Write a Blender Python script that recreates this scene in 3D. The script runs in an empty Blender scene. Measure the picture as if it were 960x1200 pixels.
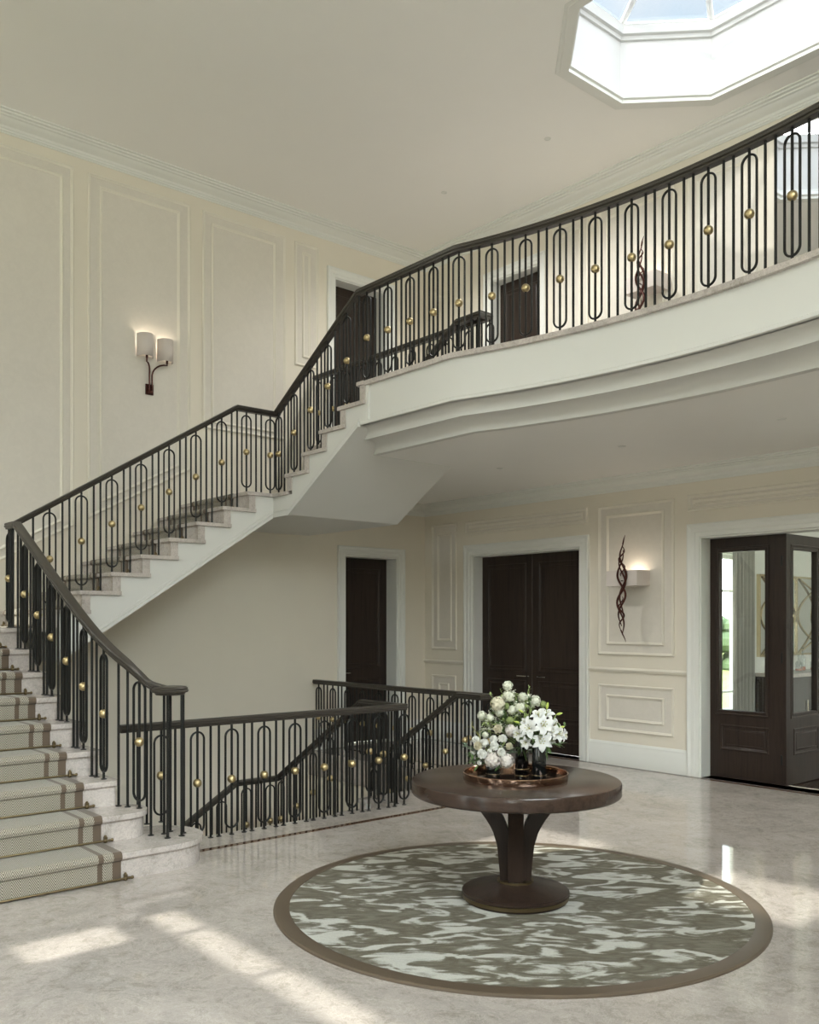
import bpy, math, random
from math import sin, cos, pi, sqrt, atan2, radians as R
from mathutils import Vector as V, Matrix
rnd = random.Random(7)
S = bpy.context.scene
COL = S.collection

# ------------------------------------------------------------------ helpers
class MB:
    def __init__(s): s.v = []; s.f = []; s.uv = None
    def add(s, vs, fs):
        o = len(s.v); s.v += [tuple(p) for p in vs]; s.f += [tuple(i + o for i in f) for f in fs]; return s
    def box(s, x0, x1, y0, y1, z0, z1):
        x0, x1 = min(x0, x1), max(x0, x1); y0, y1 = min(y0, y1), max(y0, y1); z0, z1 = min(z0, z1), max(z0, z1)
        return s.add([(x0,y0,z0),(x1,y0,z0),(x1,y1,z0),(x0,y1,z0),(x0,y0,z1),(x1,y0,z1),(x1,y1,z1),(x0,y1,z1)],
                     [(0,3,2,1),(4,5,6,7),(0,1,5,4),(1,2,6,5),(2,3,7,6),(3,0,4,7)])
    def prism(s, poly, a, b, f):
        """polygon of (p,q) extruded from a to b, f(p,q,t) -> xyz"""
        n = len(poly)
        s.add([f(p, q, a) for p, q in poly] + [f(p, q, b) for p, q in poly],
              [tuple(range(n)), tuple(range(2*n-1, n-1, -1))] + [(i, i+n, (i+1) % n + n, (i+1) % n) for i in range(n)])
        return s
    def tube(s, path, r, n=8, closed=False, radii=None, cap=True):
        path = [V(p) for p in path]; m = len(path); rings = []
        up = None
        for i, p in enumerate(path):
            a = path[(i-1) % m] if (closed or i > 0) else p
            b = path[(i+1) % m] if (closed or i < m-1) else p
            t = (b - a).normalized()
            if up is None:
                up = V((0,0,1)) if abs(t.z) < .9 else V((1,0,0))
                up = (up - t * up.dot(t)).normalized()
            else:
                up = (up - t * up.dot(t)).normalized()
            w = t.cross(up); rr = radii[i] if radii else r
            rings.append([p + (up * cos(2*pi*k/n) + w * sin(2*pi*k/n)) * rr for k in range(n)])
        vs = [q for g in rings for q in g]; fs = []
        for i in range(m if closed else m-1):
            j = (i+1) % m
            for k in range(n):
                l = (k+1) % n; fs.append((i*n+k, i*n+l, j*n+l, j*n+k))
        if not closed and cap:
            fs.append(tuple(range(n-1, -1, -1))); fs.append(tuple((m-1)*n+k for k in range(n)))
        return s.add(vs, fs)
    def cyl(s, p0, p1, r, n=12): return s.tube([p0, p1], r, n)
    def lathe(s, prof, c=(0,0,0), n=32, a0=0):
        m = len(prof); vs = []; fs = []
        for r, z in prof:
            for k in range(n):
                t = a0 + 2*pi*k/n; vs.append((c[0] + r*cos(t), c[1] + r*sin(t), c[2] + z))
        for i in range(m-1):
            for k in range(n):
                l = (k+1) % n; fs.append((i*n+k, i*n+l, (i+1)*n+l, (i+1)*n+k))
        fs.append(tuple(range(n-1, -1, -1))); fs.append(tuple((m-1)*n+k for k in range(n)))
        return s.add(vs, fs)
    def ball(s, c, r, n=16, m=10, sc=(1,1,1)):
        prof = [(r*sin(pi*i/m), -r*cos(pi*i/m)) for i in range(m+1)]
        prof[0] = (r*.01, -r); prof[-1] = (r*.01, r)
        o = len(s.v); s.lathe(prof, (0,0,0), n)
        for i in range(o, len(s.v)):
            p = s.v[i]; s.v[i] = (c[0]+p[0]*sc[0], c[1]+p[1]*sc[1], c[2]+p[2]*sc[2])
        return s
    def sweep(s, path, prof, closed=False):
        """profile (lateral, z) swept along a path, kept upright; lateral is to the right of travel"""
        path = [V(p) for p in path]; m = len(path); n = len(prof); vs = []
        for i, p in enumerate(path):
            d1 = (p - path[i-1]) if (i > 0 or closed) else None
            d2 = (path[(i+1) % m] - p) if (i < m-1 or closed) else None
            d1 = V((d1.x, d1.y)).normalized() if d1 is not None and V((d1.x, d1.y)).length > 1e-6 else None
            d2 = V((d2.x, d2.y)).normalized() if d2 is not None and V((d2.x, d2.y)).length > 1e-6 else None
            if d1 is None: d1 = d2
            if d2 is None: d2 = d1
            n1 = V((d1.y, -d1.x)); n2 = V((d2.y, -d2.x)); b = n1 + n2
            b = b / max(b.dot(b), .2) * 2 if b.length > 1e-4 else n1
            for a, z in prof: vs.append((p.x + b.x*a, p.y + b.y*a, p.z + z))
        fs = []
        for i in range(m if closed else m-1):
            j = (i+1) % m
            for k in range(n):
                l = (k+1) % n; fs.append((i*n+k, j*n+k, j*n+l, i*n+l))
        if not closed: fs.append(tuple(range(n))); fs.append(tuple((m-1)*n+k for k in range(n-1, -1, -1)))
        return s.add(vs, fs)
    def mesh(s, name, mat, off=(0,0,0), smooth=35):
        me = bpy.data.meshes.new(name)
        me.from_pydata([(x-off[0], y-off[1], z-off[2]) for x, y, z in s.v], [], s.f)
        if s.uv:
            l = me.uv_layers.new(name='uv')
            for i, q in enumerate(s.uv): l.data[i].uv = q
        import bmesh
        bm = bmesh.new(); bm.from_mesh(me); bmesh.ops.recalc_face_normals(bm, faces=bm.faces); bm.to_mesh(me); bm.free()
        if smooth:
            for p in me.polygons: p.use_smooth = True
            me.set_sharp_from_angle(angle=R(smooth))
        if mat: me.materials.append(mat)
        return me

def tag(o, label=None, cat=None, group=None, kind=None):
    if label: o['label'] = label
    if cat: o['category'] = cat
    if group: o['group'] = group
    if kind: o['kind'] = kind
    return o
def root(name, loc, label, cat, group=None, kind=None, rz=0):
    o = bpy.data.objects.new(name, None); COL.objects.link(o); o.location = loc; o.rotation_euler = (0,0,rz)
    o.empty_display_size = .1
    return tag(o, label, cat, group, kind)
def wloc(o):
    l = V(o.location)
    while o.parent: o = o.parent; l += V(o.location)
    return l
def part(name, mb, mat, parent, smooth=35, label=None):
    """mesh given in world coordinates, parented to an unrotated thing"""
    l = wloc(parent)
    o = bpy.data.objects.new(name, mb.mesh(name, mat, l, smooth)); COL.objects.link(o); o.parent = parent
    if label: o['label'] = label
    return o
def inst(name, me, parent, loc, rz=0):
    """shared mesh placed at a world point under a parent"""
    o = bpy.data.objects.new(name, me); COL.objects.link(o); o.parent = parent
    o.location = V(loc) - wloc(parent); o.rotation_euler = (0,0,rz)
    return o
def solo(name, mb, mat, label, cat, group=None, kind=None, smooth=35, loc=(0,0,0)):
    o = bpy.data.objects.new(name, mb.mesh(name, mat, loc, smooth)); COL.objects.link(o); o.location = loc
    return tag(o, label, cat, group, kind)
def struct(name, mb, mat, label, cat, smooth=35): return solo(name, mb, mat, label, cat, None, 'structure', smooth)

# ------------------------------------------------------------------ materials
class N:
    def __init__(s, name):
        s.m = bpy.data.materials.new(name); s.m.use_nodes = True; s.t = s.m.node_tree; s.t.nodes.clear()
        s.out = s.t.nodes.new('ShaderNodeOutputMaterial')
    def n(s, ty, **kw):
        x = s.t.nodes.new('ShaderNode' + ty)
        for k, v in kw.items():
            if k in x.inputs.keys() if isinstance(k, str) else False: x.inputs[k].default_value = v
            else: setattr(x, k, v)
        return x
    def l(s, a, b): s.t.links.new(a, b)
    def bsdf(s, **kw):
        b = s.t.nodes.new('ShaderNodeBsdfPrincipled')
        for k, v in kw.items():
            b.inputs[k.replace('_', ' ')].default_value = v
        s.l(b.outputs[0], s.out.inputs[0]); s.b = b; return b
    def coord(s, scale=(1,1,1), rot=(0,0,0), kind='Object'):
        tc = s.n('TexCoord'); mp = s.n('Mapping'); s.l(tc.outputs[kind], mp.inputs[0])
        mp.inputs['Scale'].default_value = scale; mp.inputs['Rotation'].default_value = rot
        return mp.outputs[0]
    def noise(s, vec, scale, detail=4, rough=.55, dist=0):
        x = s.n('TexNoise'); s.l(vec, x.inputs['Vector']); x.inputs['Scale'].default_value = scale
        x.inputs['Detail'].default_value = detail; x.inputs['Roughness'].default_value = rough; x.inputs['Distortion'].default_value = dist
        return x.outputs[0]
    def ramp(s, fac, stops):
        x = s.n('ValToRGB'); s.l(fac, x.inputs[0]); e = x.color_ramp.elements
        e[0].position, e[0].color = stops[0][0], (*stops[0][1], 1); e[1].position, e[1].color = stops[-1][0], (*stops[-1][1], 1)
        for p, c in stops[1:-1]: q = e.new(p); q.color = (*c, 1)
        return x.outputs[0]
    def mix(s, fac, a, b, mode='MIX'):
        x = s.n('Mix', data_type='RGBA', blend_type=mode)
        for sock, val in ((x.inputs[0], fac), (x.inputs[6], a), (x.inputs[7], b)):
            if isinstance(val, (int, float)): sock.default_value = val
            elif isinstance(val, tuple): sock.default_value = (*val, 1)
            else: s.l(val, sock)
        return x.outputs[2]
    def math(s, op, a, b=0, c=None):
        x = s.n('Math', operation=op)
        for i, val in enumerate((a, b) if c is None else (a, b, c)):
            if isinstance(val, (int, float)): x.inputs[i].default_value = val
            else: s.l(val, x.inputs[i])
        return x.outputs[0]
    def bump(s, h, strength=.2, dist=.01):
        x = s.n('Bump'); s.l(h, x.inputs['Height']); x.inputs['Strength'].default_value = strength; x.inputs['Distance'].default_value = dist
        s.l(x.outputs[0], s.b.inputs['Normal'])

def plain(name, c, rough=.5, metal=0, spec=.5, **kw):
    q = N(name); q.bsdf(Base_Color=(*c, 1), Roughness=rough, Metallic=metal, Specular_IOR_Level=spec, **kw); return q.m
def paint(name, c, rough=.55, var=.03, sc=3):
    q = N(name); q.bsdf(Roughness=rough, Specular_IOR_Level=.3)
    n = q.noise(q.coord(), sc, 5)
    q.l(q.mix(n, tuple(x*(1-var) for x in c), tuple(min(1, x*(1+var)) for x in c)), q.b.inputs['Base Color'])
    return q.m
def plaster(name, c):
    q = N(name); q.bsdf(Roughness=.6, Specular_IOR_Level=.3); co = q.coord()
    n1 = q.noise(co, 2.2, 8, .7, .6); n2 = q.noise(co, 14, 6, .7, 1)
    a = q.mix(n1, tuple(x*.94 for x in c), tuple(x*1.05 for x in c))
    f = q.ramp(n2, [(.42, (0,0,0)), (.62, (1,1,1))])
    q.l(q.mix(q.math('MULTIPLY', f, .35), a, tuple(min(1, x*1.09) for x in c)), q.b.inputs['Base Color']); return q.m
def wood(name, dark, light, rough=.4, axis=2, coat=.1):
    q = N(name); q.bsdf(Roughness=rough, Specular_IOR_Level=.3, Coat_Weight=coat, Coat_Roughness=.15)
    sc = [22, 22, 22]; sc[axis] = 1.6
    co = q.coord(tuple(sc)); n1 = q.noise(co, 1.0, 6, .65, .4)
    sc2 = [90, 90, 90]; sc2[axis] = 3
    n2 = q.noise(q.coord(tuple(sc2)), 1, 3, .6)
    a = q.ramp(n1, [(.3, dark), (.55, light), (.75, tuple((d+l)/2 for d, l in zip(dark, light)))])
    q.l(q.mix(q.math('MULTIPLY', n2, .6), a, tuple(x*.55 for x in dark)), q.b.inputs['Base Color'])
    q.bump(n2, .12, .003); return q.m
def marble(name, c, rough, vein=.5, speck=.5, spec=.5):
    q = N(name); q.bsdf(Roughness=rough, Specular_IOR_Level=spec); co = q.coord()
    k = lambda f, b=1: tuple(min(1, x*f*(b if i_ == 2 else 1)) for i_, x in enumerate(c))
    n1 = q.noise(co, 1.1, 7, .68, 1.6); n2 = q.noise(co, 5.5, 9, .75, 2.2); n3 = q.noise(co, 17, 6, .7, 1.8); n4 = q.noise(co, 2.6, 8, .72, 3.0)
    a = q.ramp(n1, [(.32, k(.62)), (.48, k(.97)), (.66, k(1.2))])
    b_ = q.ramp(n2, [(.36, k(.66, .9)), (.52, k(1.0)), (.68, k(1.25))])
    a = q.mix(.5, a, b_)
    for n_, wd, st in ((n4, .016, .8*vein), (n3, .04, .5*speck), (n2, .025, .4*speck)):
        v = q.ramp(q.math('ABSOLUTE', q.math('SUBTRACT', n_, .5)), [(0, (1,1,1)), (wd, (0,0,0))])
        a = q.mix(q.math('MULTIPLY', v, q.math('MULTIPLY', n1, st*1.8)), a, k(1.5))
    g = q.ramp(q.noise(co, 60, 3, .6), [(.60, (0,0,0)), (.70, (1,1,1))])
    a = q.mix(q.math('MULTIPLY', g, .30*speck), a, k(1.45))
    q.l(a, q.b.inputs['Base Color'])
    return q.m
def glass(name, tint=(.93,.95,.94), gloss=1.0):
    q = N(name); tr = q.n('BsdfTransparent'); tr.inputs[0].default_value = (*tint, 1)
    gl = q.n('BsdfGlossy'); gl.inputs['Roughness'].default_value = .01; gl.inputs[0].default_value = (gloss,gloss,gloss,1)
    ge = q.n('NewGeometry'); dt = q.n('VectorMath', operation='DOT_PRODUCT'); q.l(ge.outputs['Incoming'], dt.inputs[0]); q.l(ge.outputs['Normal'], dt.inputs[1])
    fr = q.math('MULTIPLY_ADD', q.math('POWER', q.math('SUBTRACT', 1, q.math('ABSOLUTE', dt.outputs['Value'])), 5), .96, .04)
    mx = q.n('MixShader'); q.l(fr, mx.inputs[0]); q.l(tr.outputs[0], mx.inputs[1]); q.l(gl.outputs[0], mx.inputs[2])
    q.l(mx.outputs[0], q.out.inputs[0]); return q.m

M = {}
M['wall'] = paint('cream_wall_paint', (.71,.665,.575), .6)
M['field'] = plaster('panel_wallcovering', (.655,.62,.56))
M['trim'] = paint('white_woodwork_paint', (.72,.73,.70), .45, .02)
M['mould'] = paint('cream_moulding_paint', (.725,.69,.61), .5, .02)
M['shaft'] = paint('skylight_shaft_paint', (.62,.62,.605), .6, .01)
M['ceiling'] = paint('ceiling_paint', (.85,.845,.82), .7, .01)
M['plaster'] = paint('white_plaster', (.66,.66,.635), .6, .015)
M['floor'] = marble('polished_marble_floor', (.40,.36,.333), .04, .8, .8, .9)
M['step'] = marble('stair_marble', (.45,.41,.385), .2, .4, 1.0)
M['iron'] = plain('black_iron', (.009,.009,.008), .42, .0, .32)
M['rail'] = plain('bronze_black_rail', (.055,.048,.040), .33, .35, .5)
M['brass'] = plain('satin_brass', (.56,.45,.25), .40, 1.0)
M['antique'] = plain('antique_brass', (.16,.12,.065), .35, .9)
M['door'] = wood('dark_oak_door', (.017,.0105,.008), (.040,.026,.0195), .42)
M['tablewood'] = wood('walnut_table', (.026,.0155,.0115), (.060,.037,.027), .24, 0, .12)
M['legwood'] = wood('walnut_pedestal', (.016,.0098,.0072), (.040,.024,.017), .38, 2, .0)
M['copper'] = plain('polished_copper', (.47,.315,.235), .14, 1.0)
M['traybed'] = plain('dark_mirror_tray_bed', (.10,.065,.05), .08, .9)
M['blackglass'] = plain('black_vase_glass', (.006,.007,.007), .06, 0, .5, Coat_Weight=.3, Coat_Roughness=.02)
M['bronze'] = plain('red_bronze', (.055,.014,.009), .3, .6)
M['steel'] = plain('satin_nickel', (.55,.55,.53), .25, 1.0)
M['shade'] = plain('linen_shade', (.62,.565,.53), .8, 0, .2)
M['rugborder'] = plain('satin_rug_border', (.105,.078,.054), .36, 0, .5)
M['darkwood'] = wood('dark_floorboards', (.02,.010,.007), (.05,.025,.015), .25, 0, .3)
M['mirror'] = plain('mirror_glass', (.85,.86,.86), .01, 1.0)
M['glass'] = glass('window_glass'); M['skyglass'] = glass('tinted_roof_glass', (.16,.162,.164))
M['gold'] = plain('champagne_gold', (.72,.60,.40), .25, 1.0)
M['curtain'] = plain('grey_curtain_cloth', (.36,.35,.33), .9, 0, .1)
M['leaf'] = paint('leaf_green', (.075,.125,.04), .45, .35, 40)
M['paleleaf'] = paint('pale_leaf_green', (.24,.30,.11), .5, .25, 40)
M['eucalyptus'] = paint('eucalyptus_green', (.11,.15,.10), .55, .25, 30)
M['petal'] = plain('white_petal', (.74,.74,.70), .6, 0, .25, Subsurface_Weight=.0)
M['lilypetal'] = plain('lily_petal', (.56,.565,.55), .55, 0, .25)
M['snow'] = plain('ivory_viburnum_petal', (.62,.63,.52), .6, 0, .25)
M['cream'] = plain('cream_petal', (.60,.56,.43), .6, 0, .25)
M['blush'] = plain('blush_petal', (.68,.63,.585), .65, 0, .25)
M['lilybud'] = plain('lily_bud', (.42,.52,.10), .45)
M['stamen'] = plain('lily_stamen', (.30,.30,.06), .5)
M['water_pink'] = plain('pink_spirit', (.55,.18,.12), .1, 0, .5)
M['crystal'] = glass('crystal_bottle', (.80,.82,.82), 1.0)
M['hedge'] = paint('hedge_leaves', (.030,.050,.016), .7, .6, 3)
M['grass'] = paint('lawn_grass', (.115,.135,.03), .9, .2, 1)
M['inlay'] = paint('brown_marble_inlay', (.085,.040,.020), .12, .5, 20)

def rug_mat():
    q = N('brushstroke_rug'); q.bsdf(Roughness=.9, Specular_IOR_Level=.08, Sheen_Weight=.03)
    a = -atan2(.759, .651)
    co = q.coord((1,1,1), (0,0,a))
    mp = q.n('Mapping'); q.l(co, mp.inputs[0]); mp.inputs['Scale'].default_value = (2.9, 6.2, 1)
    n = q.noise(mp.outputs[0], 1.35, 2.5, .5, 1.1)
    mp2 = q.n('Mapping'); q.l(co, mp2.inputs[0]); mp2.inputs['Scale'].default_value = (9, 60, 1)
    st = q.noise(mp2.outputs[0], 1, 4, .7)
    fz = q.noise(co, 90, 3, .6)
    f = q.math('ADD', q.math('ADD', n, q.math('MULTIPLY', q.math('SUBTRACT', st, .5), .16)), q.math('MULTIPLY', q.math('SUBTRACT', fz, .5), .05))
    n5 = q.noise(mp.outputs[0], 3.1, 4, .6, .6)
    f = q.math('ADD', f, q.math('MULTIPLY', q.math('SUBTRACT', n5, .5), .10))
    lt = q.mix(st, (.44,.44,.405), (.60,.60,.555))
    c = q.ramp(f, [(.41, (1,1,1)), (.45, (.70,.70,.70)), (.488, (.16,.16,.16)), (.555, (.0,.0,.0)), (.69, (.14,.14,.14))])
    dk = q.mix(st, (.045,.038,.024), (.180,.160,.116))
    c = q.mix(c, dk, lt); c = q.mix(q.math('MULTIPLY', fz, .3), c, (.12,.108,.08))
    q.l(c, q.b.inputs['Base Color']); q.bump(q.math('ADD', st, fz), .5, .006)
    return q.m
M['rug'] = rug_mat()

def runner_mat(width):
    q = N('herringbone_runner'); q.bsdf(Roughness=.9, Specular_IOR_Level=.1, Sheen_Weight=.2)
    tc = q.n('TexCoord'); sp = q.n('SeparateXYZ'); q.l(tc.outputs['UV'], sp.inputs[0]); u, v = sp.outputs[0], sp.outputs[1]
    tri = q.math('MULTIPLY', q.math('ABSOLUTE', q.math('SUBTRACT', q.math('FRACT', q.math('MULTIPLY', u, 1/.10)), .5)), .17)
    fr = q.math('FRACT', q.math('MULTIPLY', q.math('ADD', v, tri), 1/.018))
    s = q.ramp(fr, [(.42, (0,0,0)), (.52, (1,1,1))])
    c = q.mix(s, (.115,.102,.078), (.405,.375,.315))
    e = q.math('MINIMUM', u, q.math('SUBTRACT', width, u))       # metres from the nearer edge
    b1 = q.math('LESS_THAN', e, .055)
    b2 = q.math('MULTIPLY', q.math('GREATER_THAN', e, .118), q.math('LESS_THAN', e, .15))
    c = q.mix(q.math('MAXIMUM', b1, b2), c, (.12,.09,.066))
    q.l(c, q.b.inputs['Base Color']); return q.m
M['runner'] = runner_mat(1.1); M['runner_narrow'] = runner_mat(.86)

# ------------------------------------------------------------------ key sizes
XA, YB = -9.5, 8.444            # the long stair wall, the door wall
BACK, RIGHT = -1.2, 2.4
ZC, ZG, ZL = 6.585, 3.773, 3.205   # top ceiling, gallery floor, ceiling under the gallery
R1 = .1723                      # riser of the first flight
RB = .1725
def zk(k): return k*R1 if k <= 9 else (2.915 - RB*(17-k) if k <= 17 else 2.915 + (ZG-2.915)/5*(k-17))
X2, Y3, Y3F = -8.07, 5.09, 6.5
def nose1(k): return -5.45 - .309*(k-1)
def ris2(k): return 3.381 + .2825*(k-12)
def ris3(k): return -7.794 + .2975*(k-18)

# gallery edge: straight, then a shallow bow (circle through (-5.4,5.1), sag .3 at -3.55)
GC, GS, GH = -3.55, .30, 1.85
GR = (GH**2 + GS**2) / (2*GS)
def gal_y(x, off=0):
    r = GR + off
    if abs(x - GC) <= GH: 
        return 5.1 + GS - GR + sqrt(r*r - (x-GC)**2)
    return 5.1 + off
def gal_path(off, x0=-6.62, x1=RIGHT):
    pts = [(x0, 5.1+off)]
    a0 = math.asin(GH/GR); n = 28
    for i in range(n+1):
        a = -a0 + 2*a0*i/n; r = GR + off
        pts.append((GC + r*sin(a), 5.1 + GS - GR + r*cos(a)))
    pts.append((x1, 5.1+off)); return pts

# ------------------------------------------------------------------ the shell
f = MB()
f.box(-6.2, RIGHT, BACK, YB+.2, -.3, 0).box(XA, -6.2, BACK, 2.58, -.3, 0).box(XA, -6.2, Y3F, YB+.2, -.3, 0).box(-6.62, -6.2, 5.12, Y3F, -.3, 0)
struct('floor', f, M['floor'], 'polished grey beige marble floor of the stair hall', 'floor', 0)
f = MB().box(XA, -6.2, 2.0, 8.5, -3.2, -3.0)
struct('floor_lower', f, M['floor'], 'marble floor at the foot of the descending stairs', 'floor', 0)

struct('wall_lower', MB().box(XA-.2, -5.9, 1.75, 2.0, -3.2, -.3).box(-6.2, -5.95, 2.0, 6.7, -3.2, -.3).box(XA, -6.2, Y3F+.02, Y3F+.2, -3.2, -.3), paint('lower_wall_paint', (.70,.655,.565), .6), 'cream walls of the stairwell below the hall floor', 'wall', 0)
def wall_cells(us, zs, holes, f):
    """grid of boxes with rectangular holes (u0,u1,z0,z1); f(u0,u1,z0,z1) adds one box"""
    us = sorted(set(us + [h[0] for h in holes] + [h[1] for h in holes])); zs = sorted(set(zs + [h[2] for h in holes] + [h[3] for h in holes]))
    for i in range(len(us)-1):
        for j in range(len(zs)-1):
            cu, cz = (us[i]+us[i+1])/2, (zs[j]+zs[j+1])/2
            if not any(h[0] < cu < h[1] and h[2] < cz < h[3] for h in holes): f(us[i], us[i+1], zs[j], zs[j+1])
w = MB()
wall_cells([BACK-.25, YB], [-3.2, ZC+.1], [(7.065, 7.94, 0, 2.46), (6.905, 7.75, ZG, 5.985)], lambda a, b, c, d: w.box(XA-.25, XA, a, b, c, d))
struct('wall_left', w, M['wall'], 'tall cream wall beside the stairs with long moulded panels', 'wall', 0)
w = MB()
wall_cells([XA-.25, RIGHT+.25], [-3.2, ZC+.1], [(-8.56, -6.79, 0, 2.465), (-5.225, -2.02, 0, 2.475), (-8.21, -7.43, ZG, 5.94)], lambda a, b, c, d: w.box(a, b, YB, YB+.25, c, d))
struct('wall_back', w, M['wall'], 'cream panelled wall holding the dark double doors', 'wall', 0)
# entrance wall behind the viewpoint, with the front door's side lights, transom and windows
ENT = [(-4.74,-4.38,.25,2.70), (-2.80,-2.48,.25,2.62), (-4.74,-2.46,2.76,3.02), (-4.80,-4.02,4.85,5.55), (-3.18,-2.30,4.85,5.55), (.0,1.0,1.0,2.5), (-9.25,-8.25,4.3,5.3)]  # last opening is added to brighten the risers of the wall flight
w = MB()
wall_cells([XA-.25, RIGHT+.25], [-.3, ZC+.1], ENT + [(-4.28,-2.92,0,2.62)], lambda a, b, c, d: w.box(a, b, BACK-.09, BACK, c, d))
struct('wall_front', w, M['wall'], 'cream entrance wall with the front door and tall windows', 'wall', 0)
w = MB(); RW = [(-.8,3.6,4.2,6.3)]  # unseen opening made up to light the stair wall and ceiling
wall_cells([BACK-.25, YB+.25], [-.3, ZC+.1], RW, lambda a, b, c, d: w.box(RIGHT, RIGHT+.25, a, b, c, d))
struct('wall_right', w, M['wall'], 'cream wall with an added window to the right of the hall', 'wall', 0)
wi = 0
for a, b, c, d in ENT:
    wi += 1; g = MB(); fr = MB(); y = BACK - .06; t = .03
    fr.box(a, a+t, y-.03, y+.03, c, d).box(b-t, b, y-.03, y+.03, c, d).box(a, b, y-.03, y+.03, c, c+t).box(a, b, y-.03, y+.03, d-t, d)
    if b-a > .6:
        n = max(1, round((b-a)/.7)); xs_ = [a+(b-a)*i/n for i in range(1, n)] if d-c > .4 else [-4.34, -3.6, -2.86]
        for x in xs_: fr.box(x-.02, x+.02, y-.025, y+.025, c, d)
        if d-c > 1: fr.box(a, b, y-.025, y+.025, (c+d)/2-.02, (c+d)/2+.02)
    elif d-c > 1:
        for z in (.9, 1.55, 2.18): fr.box(a, b, y-.03, y+.03, z-.03, z+.03)
    o = struct('window_%d' % wi, fr, M['trim'], 'white framed window in the unseen entrance wall, number %d from the door' % wi, 'window')
    part('pane', MB().box(a, b, y-.003, y+.003, c, d), M['glass'], o, 0)
for a, b, c, d in RW:
    wi += 1; fr = MB(); x = RIGHT+.12; t = .05
    fr.box(x-.03, x+.03, a, a+t, c, d).box(x-.03, x+.03, b-t, b, c, d).box(x-.03, x+.03, a, b, c, c+t).box(x-.03, x+.03, a, b, d-t, d).box(x-.02, x+.02, (a+b)/2-.02, (a+b)/2+.02, c, d).box(x-.02, x+.02, a, b, (c+d)/2-.02, (c+d)/2+.02)
    o = struct('window_%d' % wi, fr, M['trim'], 'unseen white framed window added for light in the right wall, number %d' % wi, 'window')
    part('pane', MB().box(x-.003, x+.003, a, b, c, d), M['glass'], o, 0)
dl = MB(); dl.box(-4.28, -2.92, BACK-.085, BACK-.03, 0, 2.62)
for x0, x1 in ((-4.2,-3.65), (-3.55,-3.0)):
    for z0, z1 in ((.15,.9), (1.05,2.5)): dl.box(x0, x1, BACK-.03, BACK-.015, z0, z1)
o = struct('door_5', dl, M['door'], 'dark front door in the entrance wall behind the viewpoint', 'door')
part('handle', MB().cyl((-3.5, BACK+.02, 1.0), (-3.5, BACK+.02, 1.3), .012).cyl((-3.5, BACK-.03, 1.02), (-3.5, BACK+.02, 1.02), .008).cyl((-3.5, BACK-.03, 1.28), (-3.5, BACK+.02, 1.28), .008), M['steel'], o)

# ceiling with the long octagonal skylight
SX0, SX1, SY0, SY1, CH = -5.38, -1.80, 5.87, 7.905, .61
def octo(d=0):
    k = d*.4142
    return [(SX0+CH-k+0, SY0-d), (SX1-CH+k, SY0-d), (SX1+d, SY0+CH-k), (SX1+d, SY1-CH+k), (SX1-CH+k, SY1+d), (SX0+CH-k, SY1+d), (SX0-d, SY1-CH+k), (SX0-d, SY0+CH-k)]
def ringmesh(m, loops, close=False):
    n = len(loops[0]); o = len(m.v)
    for L in loops: m.v += L
    for i in range(len(loops)-1 + (1 if close else 0)):
        j = (i+1) % len(loops)
        for k in range(n):
            l = (k+1) % n; m.f.append((o+i*n+k, o+i*n+l, o+j*n+l, o+j*n+k))
c = MB()
outer = [(SX0+CH, BACK-.25), (SX1-CH, BACK-.25), (RIGHT+.25, SY0+CH), (RIGHT+.25, SY1-CH), (SX1-CH, YB+.25), (SX0+CH, YB+.25), (XA-.25, SY1-CH), (XA-.25, SY0+CH)]
oc = octo()
for z in (ZC, ZC+.12):
    o0 = len(c.v); c.v += [(x, y, z) for x, y in outer] + [(x, y, z) for x, y in oc] + [(RIGHT+.25, BACK-.25, z), (RIGHT+.25, YB+.25, z), (XA-.25, YB+.25, z), (XA-.25, BACK-.25, z)]
    for k in range(8): c.f.append((o0+k, o0+(k+1) % 8, o0+8+(k+1) % 8, o0+8+k))
    for a, b, q in ((1,2,16), (3,4,17), (5,6,18), (7,0,19)): c.f.append((o0+a, o0+q, o0+b))
struct('ceiling', c, M['ceiling'], 'pale high ceiling over the stair hall', 'ceiling', 0)
ZT = 7.27
m = MB(); ringmesh(m, [[(x,y,ZC-.0) for x,y in octo(.0)], [(x,y,ZT) for x,y in octo(.0)], [(x,y,ZT) for x,y in octo(.15)], [(x,y,ZC+.1) for x,y in octo(.15)]], True)
sk = struct('window_skylight', m, M['shaft'], 'octagonal skylight shaft with white walls in the ceiling', 'skylight', 0)
m = MB(); prof = [(.0,.10),(-.025,.10),(-.025,.075),(-.045,.06),(-.05,.03),(-.03,.02),(-.03,-.012),(.05,-.012),(.055,-.006),(.085,-.006),(.09,0),(.0,.0)]
ringmesh(m, [[(x,y,ZC+h) for x,y in octo(d)] for d,h in prof], True); part('rim_moulding', m, M['trim'], sk)
m = MB(); prof = [(.0,-.09),(-.02,-.085),(-.025,-.05),(-.05,-.04),(-.055,.0),(.12,.0),(.12,.06),(-.04,.06),(-.05,.02)]
ringmesh(m, [[(x,y,ZT+h) for x,y in octo(d)] for d,h in [(.0,-.09),(-.02,-.085),(-.025,-.05),(-.05,-.04),(-.055,.05),(.14,.05),(.14,-.02),(.0,-.02)]], True); part('upper_moulding', m, M['shaft'], sk)
ra = MB(); ridge = [(SX0+1.05, 6.887, 7.95), (SX1-1.05, 6.887, 7.95)]
oc = octo(-.02)
for k, (x, y) in enumerate(oc):
    q = ridge[0] if x < -3.6 else ridge[1]; ra.tube([(x, y, ZT+.06), q], .03, 6)
ra.tube(ridge, .035, 6)
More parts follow.
